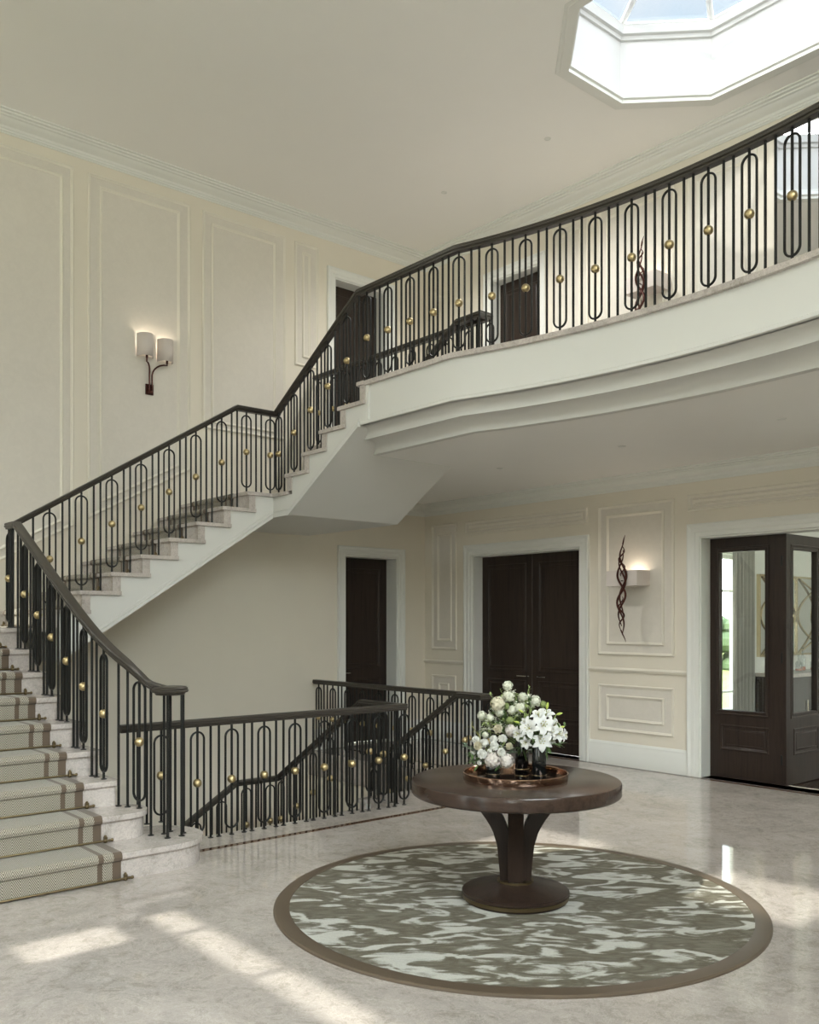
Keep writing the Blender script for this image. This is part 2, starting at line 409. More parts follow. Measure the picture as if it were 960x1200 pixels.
for i in range(1, 3):
    x = SX0+CH+(SX1-SX0-2*CH)*i/3
    for y in (SY0+.02, SY1-.02): ra.tube([(x, y, ZT+.06), (min(max(x, ridge[0][0]), ridge[1][0]), 6.887, 7.95)], .026, 6)
part('glazing_bars', ra, M['shaft'], sk)
g = MB(); o0 = len(g.v); g.v += [(x, y, ZT+.085) for x, y in oc] + [(p[0], p[1], 7.975) for p in ridge]
A_, B_ = 8, 9
for k in range(8):
    l = (k+1) % 8; ka = A_ if oc[k][0] < -3.6 else B_; la = A_ if oc[l][0] < -3.6 else B_
    g.f.append((k, l, la) if ka == la else (k, l, la, ka))
part('panes', g, M['skyglass'], sk, 0)

# gallery slab, its moulded front and the ceiling under it
p0 = gal_path(0); y_in = gal_path(.39, -6.9)
s = MB()
def slab(m, path, z0, z1, far, x_left=None):
    n = len(path); o = len(m.v)
    for z in (z0, z1): m.v += [(x, y, z) for x, y in path] + [(x, far, z) for x, y in path]
    for i in range(n-1):
        m.f.append((o+i, o+i+1, o+n+i+1, o+n+i)); m.f.append((o+2*n+i, o+2*n+i+1, o+3*n+i+1, o+3*n+i))
        m.f.append((o+i, o+i+1, o+2*n+i+1, o+2*n+i))
    m.f.append((o, o+n, o+3*n, o+2*n))
slab(s, gal_path(.012), 3.385, ZG-.04, YB)
s.box(XA, -6.62, Y3F+.01, YB, ZL+.06, ZG-.04)
gf = struct('floor_gallery', s, M['plaster'], 'white curved gallery edge and landing floor above the doors', 'gallery', 30)
m = MB(); slab(m, gal_path(-.025, -6.63), ZG-.04, ZG, YB); m.box(XA, -6.63, Y3F-.02, YB, ZG-.04, ZG)
part('marble_edge', m, M['step'], gf, 30, 'grey marble edge of the gallery floor')
m = MB(); cov = []
for t in [i/6 for i in range(7)]:   # two coves stepping back and down to the ceiling
    a = t*pi/2; cov.append((.03+.12*sin(a), 3.385-.09*(1-cos(a))))
cov.append((.155, 3.295)); cov.append((.17, 3.295)); cov.append((.17, 3.31))
for t in [i/6 for i in range(7)]:
    a = t*pi/2; cov.append((.185+.19*sin(a), 3.305-.10*(1-cos(a))))
cov += [(.385, ZL-.001), (.44, ZL-.001), (.52, ZL+.05), (.52, 3.40), (.03, 3.40)]
loops = []
for d, z in cov:
    x0 = -6.62 - max(0, (3.385 - z))/.606*1.0 - .2*0
    loops.append([(x, y, z) for x, y in gal_path(d, x0)])
n = len(loops[0])
for L in loops: m.v += L
for i in range(len(loops)):
    j = (i+1) % len(loops)
    for k in range(n-1): m.f.append((i*n+k, i*n+k+1, j*n+k+1, j*n+k))
m.f.append(tuple(i*n for i in range(len(loops))))
part('cove_moulding', m, M['plaster'], gf, 40)
m = MB(); b = [(-.004,3.385),(-.014,3.39),(-.014,3.41),(-.006,3.418),(.012,3.418),(.03,3.385)]
loops = [[(x,y,z) for x,y in gal_path(d,-6.6)] for d,z in b]
o0 = 0
for L in loops: m.v += L
for i in range(len(loops)):
    j = (i+1) % len(loops)
    for k in range(n-1): m.f.append((i*n+k, i*n+k+1, j*n+k+1, j*n+k))
part('edge_bead', m, M['plaster'], gf, 40)
m = MB(); n = len(y_in); slab(m, gal_path(.42, -7.0), ZL, ZL+.1, YB); m.box(XA, -7.0, Y3F+.01, YB, ZL, ZL+.1)
struct('ceiling_lower', m, M['ceiling'], 'low pale ceiling under the gallery', 'ceiling', 0)

# crown mouldings
def crown(path, top, prof, name, label):
    m = MB(); m.sweep([(x, y, top) for x, y in path], prof)
    struct(name, m, M['trim'], label, 'cornice', 25)
CR = [(0,0),(.225,0),(.225,-.012),(.20,-.016),(.195,-.03),(.165,-.034),(.16,-.046),(.135,-.05),(.125,-.062),(.105,-.075),(.075,-.085),(.05,-.095),(.042,-.115),(.03,-.12),(.026,-.135),(.012,-.14),(.010,-.150),(0,-.152)]
crown([(XA, BACK), (XA, YB), (RIGHT, YB)], ZC, CR, 'trim_1', 'stepped white cornice under the high ceiling')
CL = [(a*.68, b*1.0) for a, b in CR]
crown([(XA, Y3F+.1), (XA, YB), (RIGHT, YB)], ZL, CL, 'trim_2', 'stepped white cornice under the low gallery ceiling')

# wall panels: mitred mouldings round a textured field
def inset(poly, d):
    n = len(poly); out = []
    for i in range(n):
        a, b, c = V(poly[i-1]), V(poly[i]), V(poly[(i+1) % n])
        d1 = (b-a).normalized(); d2 = (c-b).normalized(); n1 = V((-d1.y, d1.x)); n2 = V((-d2.y, d2.x))
        q = n1+n2; q = q/q.dot(q)*2; out.append(tuple(b + q*d))
    return out
WA = lambda a, b, h: (XA+h, a, b)
WB = lambda a, b, h: (a, YB-h, b)
MP = [(0,0),(0,.012),(.006,.02),(.014,.022),(.02,.014),(.026,.012),(.032,.006),(.034,0)]
tn = 2
def panel(P, outer, inner, label):
    global tn; tn += 1
    m = MB()
    for poly in (outer, inner):
        ringmesh(m, [[P(a, b, h) for a, b in inset(poly, d)] for d, h in MP])
    o = struct('trim_%d' % tn, m, M['mould'], label, 'wall panel', 30)
    fm = MB(); q = inset(outer, .03); fm.prism(q, .0005, .003, P)
    part('panel_field', fm, M['field'], o, 0)
def rect(a, b, c, d): return [(a,c),(b,c),(b,d),(a,d)]
sl = lambda y: 2.60 + .545*(y-3.562)
panel(WA, [(1.9,sl(1.9)),(3.562,sl(3.562)),(3.562,6.32),(1.9,6.32)], [(2.03,sl(2.03)+.1),(3.454,sl(3.454)+.1),(3.454,6.205),(2.03,6.205)], 'tall moulded panel on the stair wall, cut by the left frame edge')
panel(WA, [(3.711,sl(3.711)),(4.888,sl(4.888)),(4.888,6.315),(3.711,6.315)], [(3.84,sl(3.84)+.1),(4.761,sl(4.761)+.1),(4.761,6.205),(3.84,6.205)], 'tall moulded panel around the twin shade wall light')
panel(WA, rect(5.041,6.161,3.82,6.305), rect(5.155,6.018,3.89,6.19), 'tall moulded panel right of the twin shade wall light')
panel(WA, rect(6.296,6.648,4.77,6.295), rect(6.408,6.529,4.88,6.185), 'narrow moulded panel beside the upper door')
panel(WA, [(.3,1.75),(1.75,sl(1.75)),(1.75,6.32),(.3,6.32)], [(.43,1.9),(1.62,sl(1.62)+.1),(1.62,6.205),(.43,6.205)], 'tall moulded panel above the first flight of stairs')
for o_, n_, t_ in (((-9.348,-8.857,1.23,2.922), (-9.235,-8.956,1.345,2.795), 'narrow moulded panel left of the closed double doors'),
                   ((-6.524,-5.531,1.233,2.907), (-6.41,-5.656,1.348,2.80), 'moulded panel around the twisted twig wall light'),
                   ((-6.52,-5.535,.382,.90), (-6.41,-5.656,.497,.786), 'low moulded panel under the twisted twig wall light'),
                   ((-9.348,-8.873,.382,.886), (-9.21,-9.006,.497,.776), 'low moulded panel left of the closed double doors'),
                   ((-8.694,-6.678,2.74,2.917), (-8.63,-6.74,2.79,2.867), 'flat moulded panel over the closed double doors'),
                   ((-5.37,-1.87,2.75,2.921), (-5.31,-1.93,2.80,2.87), 'flat moulded panel over the glazed doors'),
                   ((-6.52,-5.531,4.85,6.28), (-6.41,-5.656,4.96,6.17), 'moulded panel around the upper twig wall light'),
                   ((-5.38,-4.6,4.85,6.28), (-5.27,-4.71,4.96,6.17), 'moulded panel left of the gallery mirror'),
                   ((-7.2,-6.67,4.85,6.28), (-7.09,-6.78,4.96,6.17), 'moulded panel right of the gallery door')):
    panel(WB, rect(*o_), rect(*n_), t_)
# chair rail and skirting on the door wall
CRAIL = [(0,-.025),(.012,-.025),(.016,-.012),(.028,-.004),(.03,.008),(.018,.016),(.012,.024),(0,.026)]
BASE = [(0,0),(.026,0),(.026,.15),(.022,.165),(.022,.20),(.016,.215),(.016,.235),(.008,.25),(.004,.258),(0,.26)]
def run(name, segs, prof, z, mat, label, cat):
    m = MB()
    for p in segs: m.sweep([(x, y, z) for x, y in p], prof)
    struct(name, m, mat, label, cat, 25)
run('trim_30', [[(-9.5,YB),(-8.713,YB)], [(-6.669,YB),(-5.367,YB)], [(-1.87,YB),(RIGHT,YB)]], CRAIL, 1.065, M['mould'], 'thin cream chair rail along the door wall', 'chair rail')
run('baseboard_back', [[(-9.5,YB),(-8.713,YB)], [(-6.669,YB),(-5.367,YB)], [(-1.87,YB),(RIGHT,YB)]], BASE, 0, M['trim'], 'tall white skirting under the panelled wall', 'baseboard')
run('baseboard_left', [[(XA,6.6),(XA,6.964)], [(XA,8.051),(XA,YB)]], BASE, 0, M['trim'], 'tall white skirting beside the small door', 'baseboard')
run('baseboard_gallery', [[(-9.5,YB),(-8.35,YB)], [(-7.29,YB),(RIGHT,YB)]], BASE, ZG, M['trim'], 'white skirting along the gallery wall', 'baseboard')

# ------------------------------------------------------------------ doors
AP = [(0,0),(0,.035),(.012,.04),(.03,.032),(.04,.026),(.075,.026),(.085,.018),(.12,.018),(.128,.0)]
def architrave(m, P, a, b, top, z0, wid=.13):
    # outer jambs and head mitred; profile runs from the outer edge inwards
    out = (a-wid, b+wid, top+wid)
    loops = []
    for d, h in AP:
        d *= wid/.128
        loops.append([P(out[0]+d, z0, h), P(out[0]+d, out[2]-d, h), P(out[1]-d, out[2]-d, h), P(out[1]-d, z0, h)])
    o = len(m.v)
    for L in loops: m.v += L
    for i in range(len(loops)-1):
        for k in range(3): m.f.append((o+i*4+k, o+i*4+k+1, o+(i+1)*4+k+1, o+(i+1)*4+k))
def reveal(m, P, a, b, top, z0, depth, t=.012):
    m.prism(rect(a, a+t, z0, top), .004, -depth, P); m.prism(rect(b-t, b, z0, top), .004, -depth, P); m.prism(rect(a+t, b-t, top-t, top), .004, -depth, P)
def leaf_mesh(P, a, b, z0, z1, h0, t, panels, openings=()):
    """door leaf between heights h0 (face) and h0-t, raised-and-fielded panels on the face"""
    m = MB()
    wall_cells([a, b], [z0, z1], list(openings), lambda p, q, r, s_: m.prism(rect(p, q, r, s_), h0, h0-t, P))
    for (p, q, r, s_) in panels:
        ringmesh(m, [[P(x, y, h0+h) for x, y in inset(rect(p, q, r, s_), d)] for d, h in [(-.012,0),(-.006,.006),(.004,.007),(.012,.002),(.02,.002),(.026,-.002),(.04,.004),(.05,.004),(.052,.0005)]])
    return m
# double doors in the door wall
d1 = root('door_1', (-7.675, YB, 0), 'closed pair of dark panelled double doors in a white frame', 'door', None, 'structure')
m = MB(); architrave(m, WB, -8.56, -6.79, 2.465, 0, .14); reveal(m, WB, -8.56, -6.79, 2.465, 0, .2); part('door_frame', m, M['trim'], d1, 25)
for a, b, hx in ((-8.545, -7.679, -7.74), (-7.671, -6.805, -7.55)):
    lf = part('leaf', leaf_mesh(WB, a, b, .008, 2.45, -.165, .04, [(a+.11, b-.11, .99, 2.33), (a+.11, b-.11, .14, .42), (a+.11, b-.11, .55, .86)]), M['door'], d1, 25)
    h = MB(); sgn = -1 if hx < -7.66 else 1
    h.tube([(hx, YB+.165, .925), (hx, YB+.115, .925), (hx+sgn*.02, YB+.108, .925), (hx+sgn*.14, YB+.108, .925)], .008, 8).lathe([(.022,-.004),(.022,.004)], (hx, YB+.162, .925), 12)
    part('handle', h, M['steel'], lf)
# small door under the stairs
d2 = root('door_2', (XA, 7.5, 0), 'single dark door in a white frame under the stairs', 'door', None, 'structure')
m = MB(); architrave(m, WA, 7.065, 7.94, 2.46, 0, .12); reveal(m, WA, 7.065, 7.94, 2.46, 0, .24); part('door_frame', m, M['trim'], d2, 25)
lf = part('leaf', leaf_mesh(WA, 7.078, 7.927, .008, 2.447, -.21, .04, [(7.20,7.80,1.0,2.3), (7.20,7.80,.15,.82)]), M['door'], d2, 25)
h = MB(); h.tube([(XA-.21,7.13,.93), (XA-.16,7.13,.93), (XA-.155,7.15,.93), (XA-.155,7.27,.93)], .008, 8); part('handle', h, M['steel'], lf)
# gallery doors
d3 = root('door_3', (XA, 7.3, ZG), 'dark door at the head of the stairs on the stair wall', 'door', None, 'structure')
m = MB(); architrave(m, WA, 6.905, 7.75, 5.985, ZG, .125); reveal(m, WA, 6.905, 7.75, 5.985, ZG, .22); part('door_frame', m, M['trim'], d3, 25)
part('leaf', leaf_mesh(WA, 6.918, 7.737, ZG+.008, 5.972, -.19, .04, [(7.03,7.62,4.75,5.85), (7.03,7.62,3.95,4.6)]), M['door'], d3, 25)
d4 = root('door_4', (-7.8, YB, ZG), 'dark door on the gallery behind the curved balustrade', 'door', None, 'structure')
m = MB(); architrave(m, WB, -8.21, -7.43, 5.94, ZG, .125); reveal(m, WB, -8.21, -7.43, 5.94, ZG, .22); part('door_frame', m, M['trim'], d4, 25)
part('leaf', leaf_mesh(WB, -8.197, -7.443, ZG+.008, 5.927, -.14, .04, [(-8.09,-7.55,4.75,5.8), (-8.09,-7.55,3.95,4.6)]), M['door'], d4, 25)

# glazed folding doors
d6 = root('door_6', (-3.6, YB, 0), 'open dark folding doors with tall glass panes', 'door', None, 'structure')
m = MB(); architrave(m, WB, -5.225, -2.02, 2.475, 0, .14); reveal(m, WB, -5.225, -2.02, 2.475, 0, .2); part('door_frame', m, M['trim'], d6, 25)
def glazed_leaf(P, a, b):
    mid = [(a+.135, b-.17, .70, 2.315)]
    lf = part('leaf', leaf_mesh(P, a, b, .004, 2.462, 0, .055, [(a+.16, b-.04 if False else b-.14, .30, .54)], mid), M['door'], d6, 25)
    g_ = mid[0]; fm = MB()
    ringmesh(fm, [[P(x, y, h) for x, y in inset(rect(g_[0]-.05, g_[1]+.05, g_[2]-.05, g_[3]+.05), d)] for d, h in [(0,0),(.004,.008),(.014,.008),(.02,.003),(.03,.003),(.036,.008),(.046,.006),(.052,-.012)]])
    part('glazing_bead', fm, M['door'], lf, 25)
    part('glass', MB().prism(rect(*g_), -.025, -.031, P), M['glass'], lf, 0)
    return lf
l1 = glazed_leaf(lambda a, b, h: (a, YB+.165-h, b), -5.24, -4.44)
XL = -4.385
l2 = glazed_leaf(lambda a, b, h: (XL+h, a, b), 8.60, 9.40)
hn = MB()
for z in (.25, 1.25, 2.2): hn.cyl((-4.432, YB+.16, z-.05), (-4.432, YB+.16, z+.05), .012, 10)
part('hinge', hn, M['iron'], d6)
glazed_leaf(lambda a, b, h: (a, YB+.165-h, b), -2.80, -2.00)
glazed_leaf(lambda a, b, h: (-2.86+h, a, b), 8.62, 9.42)

# room beyond the glazed doors
RX0, RX1, RY1 = -6.1, 1.6, 14.2
struct('floor_inner', MB().box(RX0, RX1, YB+.2, RY1, -.06, -.006), M['darkwood'], 'dark wood floor of the room beyond the glazed doors', 'floor', 0)
w = MB(); wall_cells([YB+.25, RY1], [-.06, 3.3], [(9.3,10.86,.45,2.45)], lambda a, b, c, d: w.box(RX0-.2, RX0, a, b, c, d))
wall_cells([RX0-.2, RX1+.2], [-.06, 3.3], [], lambda a, b, c, d: w.box(a, b, RY1, RY1+.2, c, d))
wall_cells([YB+.25, RY1], [-.06, 3.3], [(9.3,13.3,.3,2.6)], lambda a, b, c, d: w.box(RX1, RX1+.2, a, b, c, d))  # side opening is invented, unseen, to bring daylight into the inner room
struct('wall_inner', w, M['plaster'], 'pale walls of the room beyond the glazed doors', 'wall', 0)
struct('ceiling_inner', MB().box(RX0-.2, RX1+.2, YB+.25, RY1+.2, 3.0, 3.3), M['ceiling'], 'white ceiling of the room beyond the glazed doors', 'ceiling', 0)
fr = MB(); x = RX0-.12
fr.box(x-.03,x+.03,9.3,9.34,.45,2.45).box(x-.03,x+.03,10.83,10.86,.45,2.45).box(x-.03,x+.03,9.3,10.86,.45,.5).box(x-.03,x+.03,9.3,10.86,2.4,2.45).box(x-.02,x+.02,9.3,10.86,.70,.73).box(x-.02,x+.02,9.3,10.86,1.98,2.01)
o = struct('window_20', fr, M['trim'], 'garden window glimpsed through the glazed door', 'window'); part('pane', MB().box(x-.003,x+.003,9.3,10.86,.45,2.45), M['glass'], o, 0)
fr = MB().box(RX1+.08,RX1+.12,9.3,13.3,.3,.36).box(RX1+.08,RX1+.12,9.3,13.3,2.54,2.6)
for y in (9.3,10.6,11.9,13.24): fr.box(RX1+.08,RX1+.12,y,y+.06,.3,2.6)
o = struct('window_21', fr, M['trim'], 'wide unseen window added to light the inner room', 'window'); part('pane', MB().box(RX1+.097,RX1+.103,9.3,13.3,.3,2.6), M['glass'], o, 0)
m = MB(); pts = [(10.435+.515*i/60, RX0+.09+.03*sin(i*pi/5)) for i in range(61)]
m.prism([(b, a) for a, b in pts] + [(b+.012, a) for a, b in reversed(pts)], .02, 2.7, lambda p, q, t: (p, q, t))
solo('curtain', m, M['curtain'], 'long grey curtain beside the garden window', 'curtain', loc=(RX0+.09, 10.7, .02))
# lattice mirror
mr = root('lattice_mirror', (RX0+.02, 12.1, 1.7), 'wall mirror with curved gold lattice above the dark sideboard', 'mirror')
y0, y1, z0, z1 = 11.2, 13.2, 1.17, 2.20
part('mirror_glass', MB().box(RX0, RX0+.02, y0, y1, z0, z1), M['mirror'], mr, 0)
fr = MB(); t = .022
fr.box(RX0, RX0+.045, y0-t, y0+.004, z0-t, z1+t).box(RX0, RX0+.045, y1-.004, y1+t, z0-t, z1+t).box(RX0, RX0+.045, y0, y1, z0-t, z0+.004).box(RX0, RX0+.045, y0, y1, z1-.004, z1+t).box(RX0+.02, RX0+.04, 12.19, 12.21, z0, z1)
part('mirror_frame', fr, M['gold'], mr, 0)
la = MB()
for c0 in (y0, y0+1.0):
    for yy, sg in ((c0, 1), (c0+1.0, -1)):
        for ph in (0, .5):
            la.tube([(RX0+.03, yy+sg*(.06+.9*sin(pi*(tt))**1*(.55 if ph else 1)), z0+(z1-z0)*(tt if not ph else min(1, max(0, tt)))) for tt in [i/16 for i in range(17)]], .009, 5)
part('lattice', la, M['gold'], mr)
sb = root('sideboard', (-5.85, 12.2, 0), 'dark glossy sideboard against the wall of the inner room', 'sideboard')
M['lacquer'] = plain('dark_lacquer', (.03,.02,.017), .12, 0, .6)
part('carcass', MB().box(-6.08,-5.66,11.12,13.3,.12,.90), M['lacquer'], sb, 0)
part('worktop', MB().box(-6.09,-5.62,11.08,13.34,.90,.945), M['step'], sb, 0)
for i in range(4):
    a = 11.14+.54*i; dd = part('cabinet_door', MB().box(-5.66,-5.64,a,a+.525,.14,.885), M['lacquer'], sb, 0)
    part('pull', MB().cyl((-5.625,a+.46,.45),(-5.625,a+.46,.6),.006), M['gold'], dd)
part('plinth', MB().box(-6.05,-5.7,11.16,13.26,0,.12), M['lacquer'], sb, 0)
for (x, y, hh, r_, lab) in ((-5.86,11.83,.20,.045,'square crystal bottle with pink spirit, on the sideboard nearest the door'), (-5.9,12.02,.30,.04,'tall slim crystal bottle on the sideboard'), (-5.83,12.22,.20,.06,'squat crystal decanter with a stopper on the sideboard')):
    bt = root('decanter', (x, y, .945), lab, 'bottle', 'bottles on the sideboard')
    part('bottle_body', MB().lathe([(r_*.9,0),(r_,.01),(r_,hh*.55),(r_*.8,hh*.65),(.014,hh*.72),(.014,hh*.9),(.02,hh*.92)], (x,y,.945), 16), M['crystal'], bt)
    part('liquid', MB().lathe([(r_*.85,.012),(r_*.9,.015),(r_*.9,hh*.2)], (x,y,.945), 16), M['water_pink'], bt)
    part('stopper', MB().ball((x,y,.945+hh*1.02), .02, 10, 6), M['crystal'], bt)

# garden glimpsed beyond
struct('ground_garden', MB().box(-45,-6.35,14.4,60,-.3,-.15).box(-45,-9.8,-20,14.4,-.3,-.15), M['grass'], 'sunlit lawn outside the garden window', 'lawn', 0)
hd = MB()
for i in range(420):
    x = rnd.uniform(-28,-9); hd.ball((x, 31+rnd.uniform(-.5,.5), rnd.uniform(-.1,1.75)), rnd.uniform(.3,.5), 8, 5, (1,.9,.8))
solo('garden_hedge', hd, M['hedge'], 'clipped green hedge at the end of the lawn', 'hedge', loc=(-18,31,0))

# ------------------------------------------------------------------ stairs
ND, NT = .025, .035
# first flight (rises towards the stair wall, bullnosed at the foot)
st1 = root('stair_flight', (-6.9, 1.8, 0), 'lowest marble flight with the herringbone runner', 'stairs')
YL = .98
def bull(xf, xb, yr, rad, n=18):
    """plan outline of a step: front edge at xf, rounded right end reaching yr"""
    pts = [(xf, YL)]
    cx_, cy_ = xf - rad, yr - rad
    for i in range(n+1):
        a = pi*i/n; pts.append((cx_ + rad*cos(a), cy_ + rad*sin(a)))
    pts += [(pts[-1][0], YL)]
    return pts
top = lambda p, q, t: (p, q, t)
for k in range(1, 10):
    z = k*R1; xf = nose1(k) - ND; xb = nose1(k+1) - ND - .02 if k < 9 else X2 - .02
    m = MB()
    if k == 1:
        m.prism(bull(xf, xb-.02, 3.0, .29), 0, z-NT, top); m.prism(bull(xf+ND, xb-.02, 3.025, .315), z-NT, z, top)
    elif k == 2:
        m.prism(bull(xf, xb-.02, 2.69, .15), z-R1-.0, z-NT, top); m.prism(bull(xf+ND, xb-.02, 2.715, .175), z-NT, z, top)
    else:
        m.box(xb-.02, xf, YL, 2.575, z-R1-.004, z-NT); m.box(xb-.02, xf+ND, YL, 2.60, z-NT, z)
    part('step', m, M['step'], st1, 30)
m = MB()
out = [(nose1(3)-.05, 0)]
for k in range(3, 10): out += [(nose1(k)-ND-.03, zk(k-1)-.01), (nose1(k)-ND-.03, zk(k)-NT-.001)]
out += [(XA+.0, zk(9)-NT-.001), (XA, 0)]
m.prism(out, YL, 2.565, lambda p, q, t: (p, t, q))
part('stringer', m, M['plaster'], st1, 0, 'white side of the flight')
m = MB(); m.box(XA, X2-.0, YL, 2.85, zk(9)-NT, zk(9)).box(nose1(9)-.03, X2-.01, YL, 2.6, zk(9)-NT+.0005, zk(9)-.0005)
part('landing', m, M['step'], st1, 0)

def cap_step(m, P, a0, a1, zt, zprev, w0, w1, nose_dir, wside):
    """tread slab from a0(front) to a1(back) with a nosing, and the marble riser under its front"""
    s_ = nose_dir
    m.prism([(a0+s_*ND, zt-NT), (a0+s_*ND, zt-.006), (a0+s_*(ND-.006), zt), (a1, zt), (a1, zt-NT)], w0, w1+wside*.03, P)
    m.prism([(a0, zprev-.001), (a0, zt-NT), (a0-s_*.075, zt-NT), (a0-s_*.075, zprev-.001)], w0, w1+wside*.012, P)
# second flight along the stair wall
def flight2(dz, label, k0=10):
    t = root('stair_flight', (-8.8, 4.0, dz if dz < 0 else 0), label, 'stairs')
    P = lambda p, q, w_: (w_, p, q+dz)
    for k in range(k0, 18):
        m = MB(); a1 = ris2(k+1)+.076 if k < 17 else Y3F
        cap_step(m, P, ris2(k), a1, zk(k), zk(k-1), XA+.004, X2, -1, 1)
        part('step', m, M['step'], t, 30)
    out = [(ris2(k0)+.07, zk(k0-1)-.3)]
    for k in range(k0, 18): out += [(ris2(k)+.07, zk(k-1)-NT if k > k0 else zk(k0-1)), (ris2(k)+.07, zk(k)-NT)]
    for k in (): pass
    out += [(Y3F, 2.915-NT), (Y3F, 2.675), (5.06, 2.675)]
    m = MB(); m.prism(out, XA+.004, X2, P)
    sg = part('stringer', m, M['plaster'], t, 0, 'white side and underside of the flight')
    m = MB(); sl_ = (2.675 - (zk(k0-1)-.3)) / (5.06-(ris2(k0)+.07)); ya, yb = ris2(k0)+.07, 5.06
    for off, th, pr in ((-.005,.036,.022), (.055,.010,.008)):
        m.prism([(ya, zk(k0-1)-.3+off), (yb+.02, 2.675+off+.0), (yb+.02, 2.675+off+th), (ya, zk(k0-1)-.3+off+th)], X2-.01, X2+pr, P)
    part('string_moulding', m, M['plaster'], t, 0)
    return t
st2 = flight2(0, 'marble flight along the panelled stair wall')
st2b = flight2(-ZG, 'flight turning down to the lower floor along the stair wall')
def flight3(dz, label):
    t = root('stair_flight', (-7.3, 5.8, dz if dz < 0 else 0), label, 'stairs')
    P = lambda p, q, w_: (p, w_, q+dz)
    for k in range(18, 23):
        m = MB(); a1 = ris3(k+1)+.076 if k < 22 else ris3(22)+.06
        if k < 22:
            cap_step(m, P, ris3(k), a1, zk(k), zk(k-1), Y3F, Y3, -1, -1)
        else:
            m.prism([(ris3(22), zk(21)-.001), (ris3(22), ZG-.001), (ris3(22)+.075, ZG-.001), (ris3(22)+.075, zk(21)-.001)], Y3F, Y3-.012, P)
            m.prism([(ris3(22)-ND, ZG-NT), (ris3(22)-ND, ZG-.0005), (ris3(22)+.07, ZG-.0005), (ris3(22)+.07, ZG-NT)], Y3F, Y3-.03, P)
        part('step', m, M['step'], t, 30)
    m = MB(); m.box(X2-.02, ris3(18)+.01, Y3-.03, Y3F, zk(17)+dz-NT, zk(17)+dz-.0006); part('landing_edge', m, M['step'], t, 0)
    out = [(X2-.001, 2.675), (X2-.001, 2.915-NT)]
    for k in range(18, 23): out += [(ris3(k)+.07, zk(k-1)-NT), (ris3(k)+.07, zk(k)-NT)]
    out += [(-6.50, ZG-NT), (-6.50, 3.385), (-6.62, 3.385), (-6.905, ZL+.002), (-7.766, 2.677)]
    m = MB(); m.prism(out, Y3, Y3F-.002, P)
    part('stringer', m, M['plaster'], t, 0, 'white side and sloping underside of the flight')
    m = MB()
    for off, th, pr in ((-.005,.036,.022), (.055,.010,.008)):
        m.prism([(X2, 2.675+off), (-7.766, 2.677+off), (-6.62, 3.377+off), (-6.62, 3.377+off+th*1.17), (-7.77, 2.677+off+th), (X2, 2.675+off+th)], Y3+.01, Y3-pr, P)
    part('string_moulding', m, M['plaster'], t, 0)
    return t
st3 = flight3(0, 'short flight rising from the landing to the curved gallery')
st3b = flight3(-ZG, 'short flight going down from the hall floor behind the balustrade')

# ------------------------------------------------------------------ runners and rods
def runner_mesh(path, w0, w1, P, thick=.009):
    """path of (along, z); ribbon from w0 to w1"""
    m = MB(); uv = []
    L = 0; ls = [0]
    for a, b in zip(path, path[1:]): L += sqrt((a[0]-b[0])**2+(a[1]-b[1])**2); ls.append(L)
    n = len(path)
    for a, z in path: m.v.append(P(a, z, w0)); m.v.append(P(a, z, w1))
    for i in range(n-1):
        m.f.append((2*i, 2*i+1, 2*i+3, 2*i+2))
        uv += [(0, ls[i]), (abs(w1-w0), ls[i]), (abs(w1-w0), ls[i+1]), (0, ls[i+1])]
    m.uv = uv
    return m
def add_runner(parent_label, path, w0, w1, P, loc, name='stair_runner', mat='runner'):
    m = runner_mesh(path, w0, w1, P)
    me = bpy.data.meshes.new(name); me.from_pydata([V(v)-V(loc) for v in m.v], [], m.f)
    l = me.uv_layers.new(name='uv')
    for i, q in enumerate(m.uv): l.data[i].uv = q
    me.materials.append(M[mat])
    o = bpy.data.objects.new(name, me); COL.objects.link(o); o.location = loc
    so = o.modifiers.new('thickness', 'SOLIDIFY'); so.thickness = .008; so.offset = 0; so.use_even_offset = True
    tag(o, parent_label, 'stair carpet'); return o
T = .006
path = [(nose1(1)-ND+T, .004)]
for k in range(1, 10):
    xn = nose1(k)
    path += [(xn-ND+T, zk(k)-NT-.012), (xn+T-.004, zk(k)-NT+.0), (xn+T, zk(k)-.02), (xn+T-.006, zk(k)-.003), (xn-.014, zk(k)+T)]
    if k < 9: path += [(nose1(k+1)-ND+T+.008, zk(k)+T), (nose1(k+1)-ND+T, zk(k)+T+.006)]
path += [(-8.72, zk(9)+T)]
RY0_, RY1_ = 1.245, 2.345
add_runner('grey herringbone stair carpet with brown border stripes on the lowest flight', path, RY1_, RY0_, lambda a, z, w_: (a, w_, z), (-6.7, 1.8, .8))
RX_ = (-9.23, -8.37)
path = [(2.6, zk(9)+T), (ris2(10)-T-.008, zk(9)+T)]
for k in range(10, 18):
    yn = ris2(k)
    path += [(yn-T, zk(k-1)+T+.006), (yn-T, zk(k)-NT-.012), (yn-ND-T+.004, zk(k)-NT), (yn-ND-T, zk(k)-.02), (yn-ND-T+.006, zk(k)-.003), (yn-.01, zk(k)+T)]
    if k < 17: path += [(ris2(k+1)-T-.008, zk(k)+T)]
path += [(6.4, zk(17)+T)]
add_runner('grey herringbone stair carpet on the flight along the wall', path, RX_[1], RX_[0], lambda a, z, w_: (w_, a, z), (-8.8, 4.0, 2.2), 'stair_runner', 'runner_narrow')
